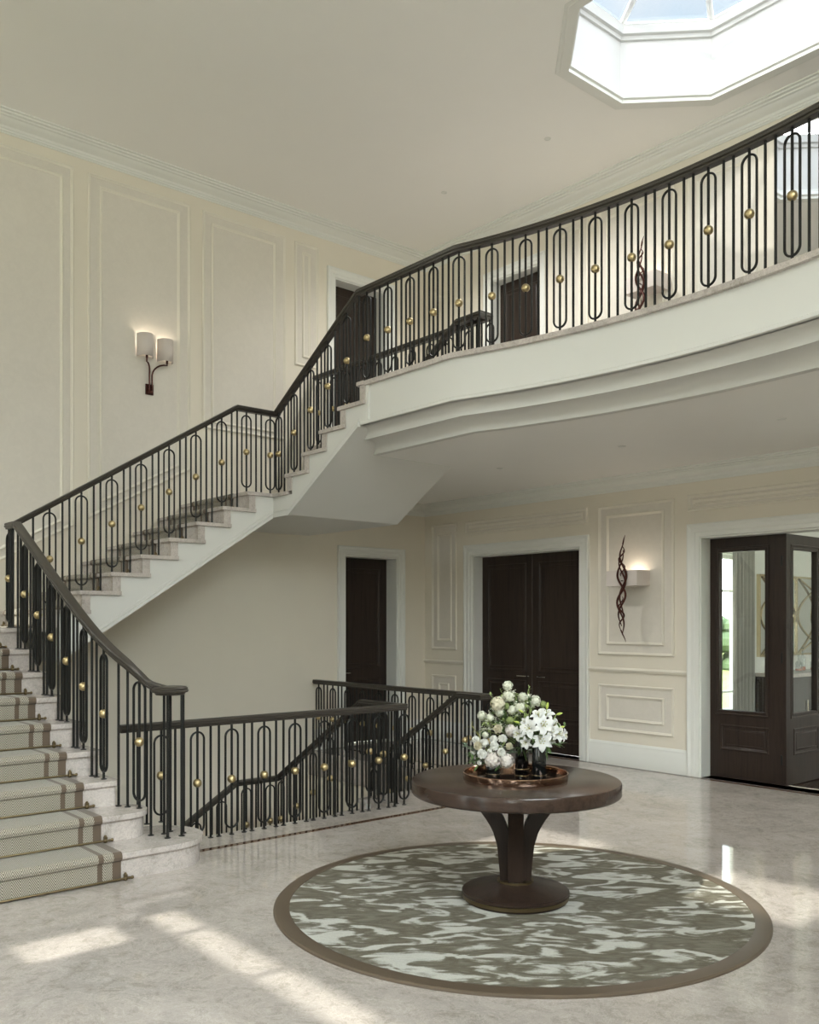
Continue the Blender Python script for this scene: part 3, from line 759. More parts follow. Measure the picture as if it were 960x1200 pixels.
def rod(p0, p1, label, group):
    r_ = root('stair_rod', tuple((V(p0)+V(p1))/2), label, 'stair rod', group)
    d = (V(p1)-V(p0)).normalized()
    part('bar', MB().cyl(V(p0)-d*.07, V(p1)+d*.07, .007, 8), M['antique'], r_)
    for p in (V(p0)-d*.025, V(p1)+d*.025):
        b = MB(); b.ball(p, .016, 10, 6); b.box(p.x-.010, p.x+.010, p.y-.010, p.y+.010, p.z-.010, p.z+.026); b.ball(p+V((0,0,.028)), .010, 8, 5)
        part('bracket', b, M['antique'], r_)
    for s_, p in ((-1, V(p0)-d*.07), (1, V(p1)+d*.07)): part('finial', MB().ball(p, .011, 8, 6), M['antique'], r_)
ordn = ['first','second','third','fourth','fifth','sixth','seventh','eighth','ninth']
for k in range(1, 10):
    x = nose1(k)-ND+T+.012; z = zk(k-1)+.014 + (.004 if k > 1 else 0)
    rod((x, RY0_, z), (x, RY1_, z), 'antique brass rod holding the carpet at the foot of the %s step' % ordn[k-1], 'carpet rods on the lowest flight')
for k in range(10, 18):
    y = ris2(k)-T-.012; z = zk(k-1)+.018
    rod((RX_[0], y, z), (RX_[1], y, z), 'antique brass carpet rod at the foot of step %s along the wall' % ordn[k-10], 'carpet rods on the wall flight')

# ------------------------------------------------------------------ balustrades
RP = [(-.024,-.048),(.024,-.048),(.026,-.036),(.034,-.032),(.036,-.024),(.031,-.020),(.033,-.010),(.030,-.003),(.018,0),(-.018,0),(-.030,-.003),(-.033,-.010),(-.031,-.020),(-.036,-.024),(-.034,-.032),(-.026,-.036)]
cache = {}
def rodmesh(h):
    h = round(h/.006)*.006; k = ('r', h)
    if k not in cache:
        m = MB().tube([(0,0,0),(0,0,h)], .0095, 8); m.lathe([(.021,0),(.021,.004),(.012,.007)], (0,0,0), 10)
        cache[k] = m.mesh('baluster', M['iron'], (0,0,0), 40)
    return cache[k]
def loopmesh(h, lo, hi):
    h = round(h/.006)*.006; k = ('l', h, round(lo,3), round(hi,3))
    if k not in cache:
        m = MB().tube([(0,0,0),(0,0,h)], .0095, 8); m.lathe([(.021,0),(.021,.004),(.012,.007)], (0,0,0), 10)
        def ringp(r_, zz0, zz1):
            return [(r_*cos(pi*i/14), zz1+r_*sin(pi*i/14)) for i in range(15)] + [(r_*cos(pi+pi*i/14), zz0+r_*sin(pi+pi*i/14)) for i in range(15)]
        zz0, zz1 = lo+.060, h-hi-.060
        lp = [(.053+.0075*cos(2*pi*i/8), .0105*sin(2*pi*i/8)) for i in range(8)]
        ringmesh(m, [[(x, yy, z) for x, z in ringp(r_, zz0, zz1)] for r_, yy in lp], True)
        cache[k] = m.mesh('loop_baluster', M['iron'], (0,0,0), 40)
    return cache[k]
ballme = MB().ball((0,0,0), .0325, 20, 12).mesh('ball', M['brass'], (0,0,0), 60)
def put_rod(bt, x, y, z0, z1, rz=0): inst('baluster', rodmesh(z1-z0), bt, (x, y, z0), rz)
def put_loop(bt, x, y, z0, z1, rz=0, lo=.045, hi=.035):
    o = inst('loop_baluster', loopmesh(z1-z0, lo, hi), bt, (x, y, z0), rz)
    b = bpy.data.objects.new('ball', ballme); COL.objects.link(b); b.parent = o; b.location = (0,0,(z1-z0)*.5)
    b['label'] = 'satin brass ball'
def interp(tab, s):
    for (a, za), (b, zb) in zip(tab, tab[1:]):
        if a <= s <= b or b <= s <= a: return za + (zb-za)*(s-a)/(b-a)
    return tab[0][1] if abs(s-tab[0][0]) < abs(s-tab[-1][0]) else tab[-1][1]
RP = [(a*1.15, b*1.16) for a, b in RP]
UND = .052

# 1 lowest flight
b1 = root('stair_balustrade', (-6.9, 2.5, .9), 'black iron balustrade of the lowest flight ending in a rail disc', 'balustrade')
pl1 = [(-5.73,2.795),(-5.80,2.70),(-5.86,2.645),(-5.95,2.595),(-6.10,2.555),(-6.29,2.525),(-6.58,2.505),(-6.86,2.5),(-7.93,2.5),(-8.13,2.5)]
zt1 = {-5.73:1.168,-5.80:1.19}
rail1 = []
for i, (x, y) in enumerate(pl1):
    z = R1 + (nose1(1)-x)/.309*R1 + .893
    if i == 0: z = 1.168
    if i == 1: z = 1.205
    if i == 2: z = 1.268
    if i >= 8: z = 2.440
    rail1.append((x, y, z))
def smooth_path(pts, sub=4):
    out = []
    for i in range(len(pts)-1):
        p0_, p1_, p2_, p3_ = [V(pts[min(max(j,0),len(pts)-1)]) for j in (i-1, i, i+1, i+2)]
        for t in [j/sub for j in range(sub)]:
            out.append(tuple(.5*((2*p1_)+(p2_-p0_)*t+(2*p0_-5*p1_+4*p2_-p3_)*t*t+(3*p1_-p0_-3*p2_+p3_)*t**3)))
    out.append(tuple(pts[-1])); return out
rp1 = smooth_path(rail1[:8], 4) + [rail1[8], rail1[9]]
m = MB(); m.sweep(rp1, RP)
disc = [(.095,-.056),(.103,-.042),(.120,-.037),(.124,-.026),(.116,-.020),(.118,-.010),(.104,0),(.0005,.004)]
m.lathe([(.001,-.056)]+disc, (-5.73, 2.80, 1.168), 40)
part('handrail', m, M['rail'], b1, 30)
def y1(x): return interp([(-5.88,2.655),(-6.14,2.53),(-6.4,2.51),(-6.6,2.5),(-9,2.5)], x)
def rail1z(x): return interp([(p[0], p[2]) for p in rp1], x) - UND
for k in range(2, 9):
    n_ = nose1(k)
    xl, xr1, xr2 = n_-.11, n_-.215, n_-.285
    if k == 2: xl = n_-.125
    put_loop(b1, xl, y1(xl), zk(k), rail1z(xl), 0 if k > 2 else .35)
    for x in (xr1, xr2): put_rod(b1, x, y1(x), zk(k), rail1z(x))
for x, lp in ((-8.02, 0), (-8.13, 1), (-8.075, 0)):
    (put_loop if lp else put_rod)(b1, x, 2.5, zk(9), 2.44-UND)
put_rod(b1, -5.79, 2.692, R1, 1.158)
for x, y in ((-5.645,2.742),(-5.815,2.845),(-5.645,2.843),(-5.775,2.78),(-5.716,2.89)): put_rod(b1, x, y, R1, 1.168-UND)
# 2 wall flight, 3 upper flight and their lower twins
F2T = [(2.5,2.436),(4.69,3.781),(5.16,3.781)]
F3T = [(-8.13,3.781),(-6.72,4.66),(-6.2,4.66)]
XB2, YB3 = -8.13, 5.16
def floor2(y):
    k = 17
    for q in range(10, 18):
        if y >= ris2(q)-ND: k = q
    return zk(k) if y >= ris2(10)-ND else zk(9)
def floor3(x):
    k = 17
    for q in range(18, 23):
        if x >= ris3(q)-ND: k = q
    return zk(k)
def bal2(dz, label, first=0):
    t = root('stair_balustrade', (XB2, 4.0, 2.5+dz), label, 'balustrade')
    m = MB(); m.sweep([(XB2, 2.5 if dz == 0 else 2.6, F2T[0][1]+dz+(0 if dz == 0 else .06)), (XB2, 4.69, 3.781+dz), (XB2, 5.19, 3.781+dz)], RP); part('handrail', m, M['rail'], t, 30)
    loops = [2.84+.281*i for i in range(9)]
    for i, y in enumerate(loops):
        ry = lambda q: interp(F2T, q)-UND
        put_loop(t, XB2, y, floor2(y)+dz, ry(y)+dz, pi/2)
        if i < 8:
            for fr_ in (.40, .62):
                q = y+.281*fr_; put_rod(t, XB2, q, floor2(q)+dz, ry(q)+dz)
    if dz == 0:
        for q in (2.60, 2.70): put_rod(t, XB2, q, floor2(q)+dz, ry(q)+dz)
    return t
bal2(0, 'black iron balustrade rising along the wall flight')
bal2(-ZG, 'black iron balustrade sinking along the wall to the lower floor')
def bal3(dz, y, label, start=None, skip=0, far=False):
    t = root('stair_balustrade', (-7.4, y, 3.4+dz), label, 'balustrade')
    top_ = ZG+.887+dz
    p = [(-8.13, y, 3.781+dz), (-6.72, y, top_)]
    if dz < 0 and not far: p += [(-6.13, y, top_)]
    if far: p += [(-6.40, y, top_), (-6.40, 6.56, top_)]
    else: p = [(-8.13, y-.03, 3.781+dz)] + p if False else p
    if dz == 0 and not far: p += [(-6.66, y, top_)]
    m = MB(); m.sweep(p, RP); part('handrail', m, M['rail'], t, 30)
    rz = lambda q: (interp(F3T, q) if q < -6.72 else ZG+.887)-UND
    loops = [-8.08, -7.795, -7.5, -7.21, -6.905] + ([-6.60, -6.40] if dz < 0 and not far else []) + ([-6.62] if far else [])
    for i, x in enumerate(loops):
        put_loop(t, x, y, floor3(x)+dz, rz(x)+dz)
        nx = loops[i+1] if i+1 < len(loops) else x+.3
        for fr_ in (.38, .62):
            q = x+(nx-x)*fr_
            if q < (-6.15 if dz < 0 and not far else -6.66 if not far else -6.42): put_rod(t, q, y, floor3(q)+dz, rz(q)+dz)
    return t
bal3(0, YB3, 'black iron balustrade of the short flight climbing to the gallery')
bal3(-ZG, 5.19, 'black iron balustrade turning the stairwell corner and sinking along the short flight')
bal3(0, 6.42, 'black iron balustrade on the wall side of the short upper flight', far=True)
bal3(-ZG, 6.42, 'black iron balustrade on the far side of the short descending flight', far=True)
# 4 curved gallery
b4 = root('gallery_balustrade', (-4.5, 5.3, ZG), 'long black iron balustrade following the curved gallery edge', 'balustrade')
gp = gal_path(.06, -6.66)
m = MB(); m.sweep([(x, y, ZG+.887) for x, y in gp], RP); part('handrail', m, M['rail'], b4, 30)
acc = [0]
for a, b in zip(gp, gp[1:]): acc.append(acc[-1]+sqrt((a[0]-b[0])**2+(a[1]-b[1])**2))
def along(s_):
    for i in range(len(gp)-1):
        if acc[i] <= s_ <= acc[i+1]:
            t = (s_-acc[i])/(acc[i+1]-acc[i]); a, b = gp[i], gp[i+1]
            return a[0]+(b[0]-a[0])*t, a[1]+(b[1]-a[1])*t, atan2(b[1]-a[1], b[0]-a[0])
    return gp[-1][0], gp[-1][1], 0
s_ = .06
zt = ZG+.887-UND
SP = .3015
while s_ < acc[-1]-.9:
    x, y, a = along(s_); put_loop(b4, x, y, ZG, zt, a)
    for fr_ in (.38, .62):
        x, y, a = along(s_+SP*fr_); put_rod(b4, x, y, ZG, zt)
    s_ += SP
# 5 level guards on the far side of the well, upstairs and down
for dz, lab in ((0, 'level black iron balustrade on the gallery landing in front of the dark door'), (-ZG, 'level black iron balustrade along the far side of the stairwell')):
    t = root('landing_balustrade', (-8, 6.56, ZG+dz), lab, 'balustrade')
    m = MB(); m.sweep([(-9.44, 6.56, ZG+.887+dz), (-6.40, 6.56, ZG+.887+dz)], RP); part('handrail', m, M['rail'], t, 30)
    x = -9.36; i = 0
    while x < -6.4:
        put_loop(t, x, 6.56, ZG+dz, zt+dz)
        for fr_ in (.38, .62):
            if x+.295*fr_ < -6.4: put_rod(t, x+.295*fr_, 6.56, ZG+dz, zt+dz)
        x += .295
# 6 front of the well
b6 = root('stairwell_balustrade', (-6.13, 4, 0), 'level black iron balustrade along the front of the stairwell', 'balustrade')
m = MB(); m.sweep([(-6.13, 2.62, .887), (-6.13, 5.215, .887)], RP); part('handrail', m, M['rail'], b6, 30)
yl = 2.93-.286
for i in range(10):
    y = yl+.2845*i
    if i > 0: put_loop(b6, -6.13, y, 0 if y > 3.03 else R1, .887-UND, pi/2)
    if i < 9:
        for fr_ in (.38, .62):
            q = y+.2845*fr_; put_rod(b6, -6.13, q, 0 if q > 2.98 else R1, .887-UND)

# floor inlays
tt = MB()
def strip(x0, y0, x1, y1, w_=.06):
    d = V((x1-x0, y1-y0)).normalized()*(w_/2); n_ = V((-d.y, d.x))
    tt.box(min(x0,x1)-w_/2, max(x0,x1)+w_/2, min(y0,y1)-w_/2, max(y0,y1)+w_/2, 0, .0012)
strip(-5.825, 3.0, -5.825, 5.54); strip(-6.24, 5.54, -5.825, 5.54); strip(-6.24, 5.54, -6.24, 6.94); strip(-9.5, 6.94, -6.24, 6.94); strip(-9.45, 8.385, RIGHT, 8.385)
struct('trim_31', tt, M['inlay'], 'thin dark brown line inlaid in the marble floor', 'floor inlay', 0)

# ------------------------------------------------------------------ rug and table
TX, TY = -3.60, 3.895
rg = root('round_rug', (TX, TY, 0), 'round rug with grey brushstroke pattern under the table', 'rug')
part('pile', MB().lathe([(1.29,.0),(1.29,.013),(.01,.014)], (TX,TY,0), 96), M['rug'], rg)
part('border', MB().lathe([(1.288,.0),(1.288,.015),(1.292,.016),(1.366,.014),(1.374,.008),(1.375,0)], (TX,TY,0), 128), M['rugborder'], rg, 35, 'satin brown border band')
tb = root('pedestal_table', (TX, TY, .014), 'round dark walnut pedestal table on the round rug', 'table')
ZTB = .702
part('tabletop', MB().lathe([(.40,ZTB-.082),(.585,ZTB-.082),(.594,ZTB-.076),(.597,ZTB-.07),(.597,ZTB-.012),(.593,ZTB-.004),(.584,ZTB),(.001,ZTB)], (TX,TY,0), 128), M['tablewood'], tb, 30)
part('base', MB().lathe([(.29,.014),(.296,.018),(.296,.028)], (TX,TY,0), 64).lathe([(.300,.048),(.306,.052),(.306,.066),(.298,.072)], (TX,TY,0), 64), M['legwood'], tb, 30)
cone = MB(); n8 = 8; A0 = R(-46.5)+pi/8
o0 = 0; rim = 64
vs = [(TX+.300*cos(A0+2*pi*i/rim), TY+.300*sin(A0+2*pi*i/rim), .071) for i in range(rim)]
vi = [(TX+.098*cos(A0+2*pi*i/n8), TY+.098*sin(A0+2*pi*i/n8), .118) for i in range(n8)]
cone.v = vs+vi
for k in range(n8):
    for j in range(8):
        i = k*8+j; cone.f.append((i, (i+1) % rim, rim+(k+1) % n8 if j >= 4 else rim+k))
    cone.f.append((k*8+4, rim+(k+1) % n8, rim+k))
cone.f.append(tuple(rim+i for i in range(n8)))
part('faceted_foot', cone, M['legwood'], tb, 4)
part('foot_band', MB().lathe([(.296,.027),(.3035,.028),(.3035,.048),(.298,.049)], (TX,TY,0), 96), M['antique'], tb, 30, 'brass band round the foot')
part('collar', MB().lathe([(.085,.112),(.104,.113),(.104,.128),(.085,.129)], (TX,TY,0), 48), M['antique'], tb, 30, 'brass collar under the legs')
A1 = R(-46.5)
OUT = [(.088,.125),(.090,.17),(.098,.258),(.106,.329),(.127,.40),(.146,.438),(.171,.478),(.203,.522),(.238,.563),(.275,.60),(.297,.622)]
INN = [(.180,.622),(.150,.592),(.124,.563),(.095,.523),(.07,.48),(.055,.448),(.044,.415),(.0,.40),(.0,.125)]
for q in range(4):
    a = A1 + q*pi/2; c_, s__ = cos(a), sin(a); hw = .043
    m = MB().prism(OUT+INN, -hw, hw, lambda p, z, t: (TX+p*c_-t*s__, TY+p*s__+t*c_, z))
    part('leg', m, M['legwood'], tb, 25)

# tray, vases
ZB = ZTB
tr = root('round_tray', (TX-.01, TY+.01, ZB), 'round copper tray holding the three vases on the table', 'tray')
TCX, TCY = TX-.01, TY+.01
part('tray_bed', MB().lathe([(.29,.0),(.292,.006),(.001,.007)], (TCX,TCY,ZB), 96), M['traybed'], tr)
part('tray_rim', MB().lathe([(.290,.0),(.297,.0),(.300,.004),(.302,.036),(.298,.040),(.294,.036),(.291,.006)], (TCX,TCY,ZB), 96), M['copper'], tr)
ZV = ZB+.007
def vase(x, y, h, r_, lab):
    v = root('flower_vase', (x, y, ZV), lab, 'vase', 'black glass vases on the tray')
    part('vase_body', MB().lathe([(r_*.94,0),(r_,.004),(r_,h-.003),(r_*.96,h),(r_*.9,h-.003),(r_*.88,h*.35),(.001,h*.33)], (x,y,ZV), 40), M['blackglass'], v)
    part('gold_ring', MB().lathe([(r_+.0002,.016),(r_+.0015,.0165),(r_+.0015,.0205),(r_+.0002,.021)], (x,y,ZV), 40), M['gold'], v, 35, 'gold ring near the vase foot')
    return (x, y, ZV+h)
VA = vase(-3.500, 3.985, .185, .041, 'tall black glass vase holding the lilies')
VC = vase(-3.700, 3.815, .075, .041, 'short black glass vase under the round white chrysanthemums')
VB = vase(-3.715, 4.075, .185, .041, 'tall black glass vase at the back under the snowball blooms')

# ------------------------------------------------------------------ flowers
CAM = V((0,0,1.6)); FW = V((-.7585,.6517,0)); RT = V((.6517,.7585,0)); FPX = 1076.
def spot(px, py, ref, dd):
    """photo position at the depth of a reference point plus dd (metres towards the back)"""
    D = (V(ref)-CAM).dot(FW) + dd
    return CAM + FW*D + RT*((px-480)/FPX*D) + V((0,0,-(py-729)/FPX*D))
def cp(cx, cy): return 540+cx/6.857, 790+cy/6.857
def basis(d):
    d = V(d).normalized(); u = V((0,0,1)).cross(d)
    u = u.normalized() if u.length > 1e-3 else V((1,0,0)); return d, u, d.cross(u)
def petal_quad(m, base, d, side, L, W, curl, up, seg=4):
    """narrow petal: base point, direction d, width axis side, curl bends along up"""
    rows = []
    for i in range(seg+1):
        t = i/seg; w_ = W*(.35+1.3*t)*(1 - max(0, t-.55)**1.5*2.2) if seg > 2 else W*(1-.6*t)
        c_ = V(base)+V(d)*L*t+V(up)*curl*L*t*t
        rows.append((c_-side*w_*.5, c_+up*0.0, c_+side*w_*.5))
    vs = [p for r_ in rows for p in r_]; fs = []
    for i in range(seg):
        for k in range(2): fs.append((i*3+k, i*3+k+1, i*3+k+4, i*3+k+3))
    m.add(vs, fs)
def pompom(c, r_, facing, n, L, W, seed, ruffle=.25, inner=.72):
    q = random.Random(seed); m = MB(); c = V(c); f_, u_, v_ = basis(facing)
    m.ball(c, r_*inner, 10, 7)
    ga = pi*(3-sqrt(5))
    for i in range(n):
        zz = 1-1.75*(i+.5)/n; rr = sqrt(max(0, 1-zz*zz)); a = i*ga
        d = f_*zz+u_*rr*cos(a)+v_*rr*sin(a)
        d = (d+V((q.uniform(-1,1),q.uniform(-1,1),q.uniform(-1,1)))*ruffle).normalized()
        tng = (f_ - d*f_.dot(d)); tng = tng.normalized() if tng.length > 1e-3 else u_
        side = d.cross(tng).normalized()
        b = c+d*r_*(inner-.1)
        petal_quad(m, b, (d*.8+tng*.35).normalized(), side, r_*L*q.uniform(.8,1.1), r_*W, .25, tng, 3)
    return m
def snowball(c, r_, facing, n, seed, fl=.3):
    q = random.Random(seed); m = MB(); c = V(c); f_, u_, v_ = basis(facing)
    m.ball(c, r_*.74, 10, 7)
    ga = pi*(3-sqrt(5))
    for i in range(n):
        zz = 1-1.7*(i+.5)/n; rr = sqrt(max(0, 1-zz*zz)); a = i*ga
        d = (f_*zz+u_*rr*cos(a)+v_*rr*sin(a)+V((q.uniform(-1,1),q.uniform(-1,1),q.uniform(-1,1)))*.22).normalized()
        _, s1, s2 = basis(d); o = c+d*r_*q.uniform(.78,1.02); rot = q.uniform(0,pi)
        vs = [o-d*r_*.03]; K = 5
        for k in range(K*2):
            aa = rot+pi*k/K; rad = r_*fl*(1 if k % 2 == 0 else .45); vs.append(o+(s1*cos(aa)+s2*sin(aa))*rad+d*r_*.05*(1 if k % 2 == 0 else 0))
        m.add(vs, [(0, 1+k, 1+(k+1) % (2*K)) for k in range(2*K)])
    return m
def stem(c, vt, r_=.0022, bow=.35):
    c = V(c); vt = V(vt); mid = vt.lerp(c, .45); mid.x = vt.x+(c.x-vt.x)*bow; mid.y = vt.y+(c.y-vt.y)*bow
    pts = []
    p0_ = vt+V(((c.x-vt.x)*.0, (c.y-vt.y)*.0, -.05))
    for i in range(9):
        t = i/8; pts.append(p0_*(1-t)**2+mid*2*t*(1-t)+c*t*t)
    return MB().tube(pts, r_, 5)
def leafquad(m, base, d, L, W, up=V((0,0,1)), droop=.25):
    d = V(d).normalized(); side = d.cross(up); side = side.normalized() if side.length > 1e-3 else V((1,0,0)); rows = []
    for t, w_ in ((0,.12),(.25,.75),(.5,1),(.75,.7),(1,.03)):
        c_ = V(base)+d*L*t-V((0,0,1))*droop*L*t*t
        rows.append((c_-side*W*w_/2, c_-up*W*.08*w_, c_+side*W*w_/2))
    vs = [p for r_ in rows for p in r_]; fs = []
    for i in range(4):
        for k in range(2): fs.append((i*3+k, i*3+k+1, i*3+k+4, i*3+k+3))
    m.add(vs, fs)
def bloom(name, c, vt, mb, mat, label, cat, group, stm='leaf', bloomname='bloom', extra=()):
    b = root(name, tuple(c), label, cat, group)
    part(bloomname, mb, mat, b, 60)
    part('stem', stem(c, vt), M[stm], b)
    for n_, m_, mt in extra: part(n_, m_, mt, b, 60)
    return b
PXM = 5.2/FPX/6.857      # metres per crop pixel near the table
def fac(p, vt, k=.9): return (V(p)-V((vt[0], vt[1], vt[2]-.03))).normalized()*k + (CAM-V(p)).normalized()*.7
# short vase: chrysanthemums, carnations and ranunculus
G1 = 'round white blooms of the low bouquet'
LOW = [(190,555,39,'petal',-.02,'m','white button chrysanthemum behind the cream bloom at the left of the low bouquet'),
       (125,530,37,'petal',.01,'m','white chrysanthemum highest at the left edge of the low bouquet'),
       (140,580,35,'cream',-.035,'r','small cream bloom at the left of the low bouquet'),
       (265,525,37,'petal',.03,'m','white chrysanthemum at the back middle of the low bouquet'),
       (337,520,39,'petal',.015,'m','white chrysanthemum at the top right of the low bouquet'),
       (268,578,40,'petal',-.02,'m','white chrysanthemum in the centre of the low bouquet'),
       (172,642,42,'petal',-.06,'m','white ball chrysanthemum just left of the largest carnation'),
       (390,580,30,'cream',.0,'r','small cream bloom at the right edge of the low bouquet'),
       (326,628,35,'petal',-.045,'r','open white ranunculus with green centre above the right carnation'),
       (255,692,66,'blush',-.06,'c','largest ruffled carnation at the front of the low bouquet'),
       (366,698,62,'blush',-.04,'c','ruffled carnation at the lower right of the low bouquet'),
       (151,712,21,'petal',-.04,'m','tiny white bloom lowest on the left of the low bouquet'),
       (100,636,22,'petal',.0,'m','tiny white bloom at the far left among the dark leaves'),
       (232,620,22,'petal',-.03,'m','tiny white bloom between the chrysanthemums')]
for i, (x, y, r_, mt, dd, ty, lab) in enumerate(LOW):
    c = spot(*cp(x, y), VC, dd); rr = r_*PXM*1.0; fc = fac(c, VC)
    if ty == 'm': mb = pompom(c, rr, fc, 130, .46, .26, i, .28, .62); nm, ct = 'chrysanthemum', 'flower'
    elif ty == 'r': mb = pompom(c, rr, fc, 34, .62, .75, i, .12, .5); nm, ct = 'ranunculus', 'flower'
    else: mb = snowball(c, rr, fc, 190, i, .20); nm, ct = 'carnation', 'flower'
    bloom(nm, c, VC, mb, M[mt], lab, ct, G1)
# tall back vase: snowball blooms and roses
G2 = 'snowball blooms of the tall bouquet'
TALL = [(378,95,44,'snow','s','snowball bloom at the very top of the tall bouquet'),
        (385,178,52,'snow','s','snowball bloom just under the topmost one'),
        (300,240,62,'cream','s','large creamy snowball bloom at the upper left of the tall bouquet'),
        (172,335,42,'snow','s','snowball bloom furthest left in the tall bouquet'),
        (235,350,36,'snow','s','small snowball bloom beside the leftmost one'),
        (412,288,40,'snow','s','snowball bloom in the middle of the tall bouquet'),
        (475,272,46,'snow','s','snowball bloom right of the middle one'),
        (497,188,44,'snow','s','loose snowball bloom at the upper right with gaps'),
        (597,218,52,'snow','s','snowball bloom at the upper right above the lilies'),
        (310,305,38,'snow','s','small snowball bloom below the creamy one'),
        (405,455,52,'blush','s','shaded snowball bloom low behind the lilies'),
        (300,440,38,'cream','r','cream rose low in the tall bouquet'),
        (660,245,34,'paleleaf','s','cluster of pale green buds beside the upper right snowball'),
        (365,258,30,'paleleaf','s','cluster of pale green buds among the upper blooms'),
        (395,370,34,'paleleaf','s','cluster of pale green buds in the middle of the bouquet'),
        (200,490,30,'snow','s','spray of tiny white flowers above the low bouquet')]
for i, (x, y, r_, mt, ty, lab) in enumerate(TALL):
    dd = [.0,-.02,-.05,.02,-.01,-.03,-.03,.02,.02,-.03,-.06,-.07,.03,-.04,-.05,-.02][i]
    c = spot(*cp(x, y), VB, dd); rr = r_*PXM*1.02; fc = fac(c, VB)
    if ty == 's': mb = snowball(c, rr, fc, 95, 50+i, .27); nm = 'snowball_flower'
    else: mb = pompom(c, rr, fc, 34, .62, .75, 50+i, .12, .5); nm = 'rose'
    if mt == 'paleleaf': nm = 'flower_bud_cluster'
    bloom(nm, c, VB, mb, M[mt], lab, 'flower', G2)
G5 = 'sprays of tiny white flowers in the tall bouquet'
FILL = [(255,300),(330,200),(440,235),(450,330),(350,330),(560,265),(280,370),(230,420),(370,415),(205,375),(545,190),(430,155),(330,405),(470,420),(185,450),(520,240)]
for i, (x, y) in enumerate(FILL):
    c = spot(*cp(x, y), VB, rnd.uniform(-.03,.04)); q_ = random.Random(400+i); mb = MB()
    for k in range(26):
        d = V((q_.gauss(0,1), q_.gauss(0,1), q_.gauss(0,1))).normalized()*q_.uniform(.008,.026); o_ = c+d; _, s1, s2 = basis(d+ (CAM-c).normalized()*.03)
        vs = [o_]+[o_+(s1*cos(a)+s2*sin(a))*(.0052 if j % 2 == 0 else .0024) for j, a in enumerate([pi*t_/5 for t_ in range(10)])]
        mb.add(vs, [(0, 1+j, 1+(j+1) % 10) for j in range(10)])
    lf = MB()
    for k in range(16):
        d = V((q_.gauss(0,1), q_.gauss(0,1), q_.gauss(0,.7))).normalized(); leafquad(lf, c+d*.006, d, .036*q_.uniform(.7,1.2), .016, V((0,0,1)), .2)
    bloom('flower_spray', c, VB, mb, M['snow'], 'spray of tiny white flowers filling the tall bouquet', 'flower', G5, 'paleleaf', 'florets', [('leaves', lf, M['paleleaf' if i % 2 else 'leaf'])])
# lilies
G3 = 'white lilies of the right bouquet'
def lily(c, r_, facing, lab, openness=.8, seed=0):
    q = random.Random(seed); c = V(c); f_, u_, v_ = basis(facing); m = MB(); st_ = MB(); rot = q.uniform(0, pi)
    b0 = c-f_*r_*.75*openness
    for k in range(6):
        a = rot+k*pi/3+q.uniform(-.08,.08); rad = u_*cos(a)+v_*sin(a); side = f_.cross(rad)
        W = r_*(.60 if k % 2 == 0 else .44); rows = []
        for i in range(7):
            t = i/6; w_ = W*.60*(.16+.9*sin(pi*t**.85)**.85)*(1 if t < .98 else .15)
            out = rad*r_*1.18*(t**1.1); ax = f_*r_*.75*(1-(1-t)**1.8)*openness - f_*r_*.42*max(0, t-.6)**1.4*2
            p = b0+out+ax; rows.append((p-side*w_+f_*w_*.22, p, p+side*w_+f_*w_*.22))
        vs = [p for rw in rows for p in rw]; fs = []
        for i in range(6):
            for kk in range(2): fs.append((i*3+kk, i*3+kk+1, i*3+kk+4, i*3+kk+3))
        m.add(vs, fs)
    for k in range(6):
        a = rot+k*pi/3+.5; rad = u_*cos(a)+v_*sin(a); tip = b0+f_*r_*.95+rad*r_*.28
        st_.tube([b0, b0+f_*r_*.5+rad*r_*.06, tip], r_*.018, 4); st_.ball(tip, r_*.06, 6, 4)
    st_.tube([b0, b0+f_*r_*1.05], r_*.025, 4)
    L = root('lily', tuple(c), lab, 'flower', G3)
    part('petals', m, M['lilypetal'], L, 60); part('stamens', st_, M['stamen'], L, 60); part('stem', stem(b0, VA), M['leaf'], L)
    return L
LIL = [(655,540,72,-.06,(-.0,-.1,.05),'lily facing the front above its dark vase, lowest of the open ones',.45),
       (668,408,74,-.05,(.1,0,.25),'large open lily in the middle of the right bouquet',.6),
       (548,432,72,-.05,(-.45,0,.25),'open lily left of the middle of the right bouquet',.7),
       (522,553,46,-.04,(-.3,0,-.2),'small half open lily low at the left of the right bouquet',.8),
       (452,480,52,-.01,(-1.2,0,.0),'lily turned to the left beside the low bouquet',.9),
       (690,310,62,.02,(.25,.3,.9),'lily pointing upwards at the top of the right bouquet',.9),
       (620,320,58,.0,(-.3,.2,.8),'lily behind the top left of the right bouquet',.9),
       (760,405,58,.01,(.8,.1,.4),'lily turned to the right under the outer bud',.8),
       (790,478,60,-.03,(.8,-.1,.1),'lily at the right side of the right bouquet',.75),
       (838,492,46,.01,(1.2,0,-.1),'lily furthest to the right',.9),
       (738,455,48,-.05,(.3,0,.1),'small lily right of the front facing one',.8),
       (520,380,44,.0,(-.5,.1,.6),'lily at the upper left of the right bouquet',.85),
       (735,535,34,-.02,(.4,0,-.3),'small lily beside the lowest open one',.85)]
for i, (x, y, r_, dd, dv, lab, op) in enumerate(LIL):
    c = spot(*cp(x, y), VA, dd); tocam = (CAM-c).normalized()
    fdir = tocam + RT*dv[0] + FW*dv[1] + V((0,0,1))*dv[2]
    lily(c, r_*PXM*1.08, fdir, lab, op, i)
G4 = 'lily buds of the right bouquet'
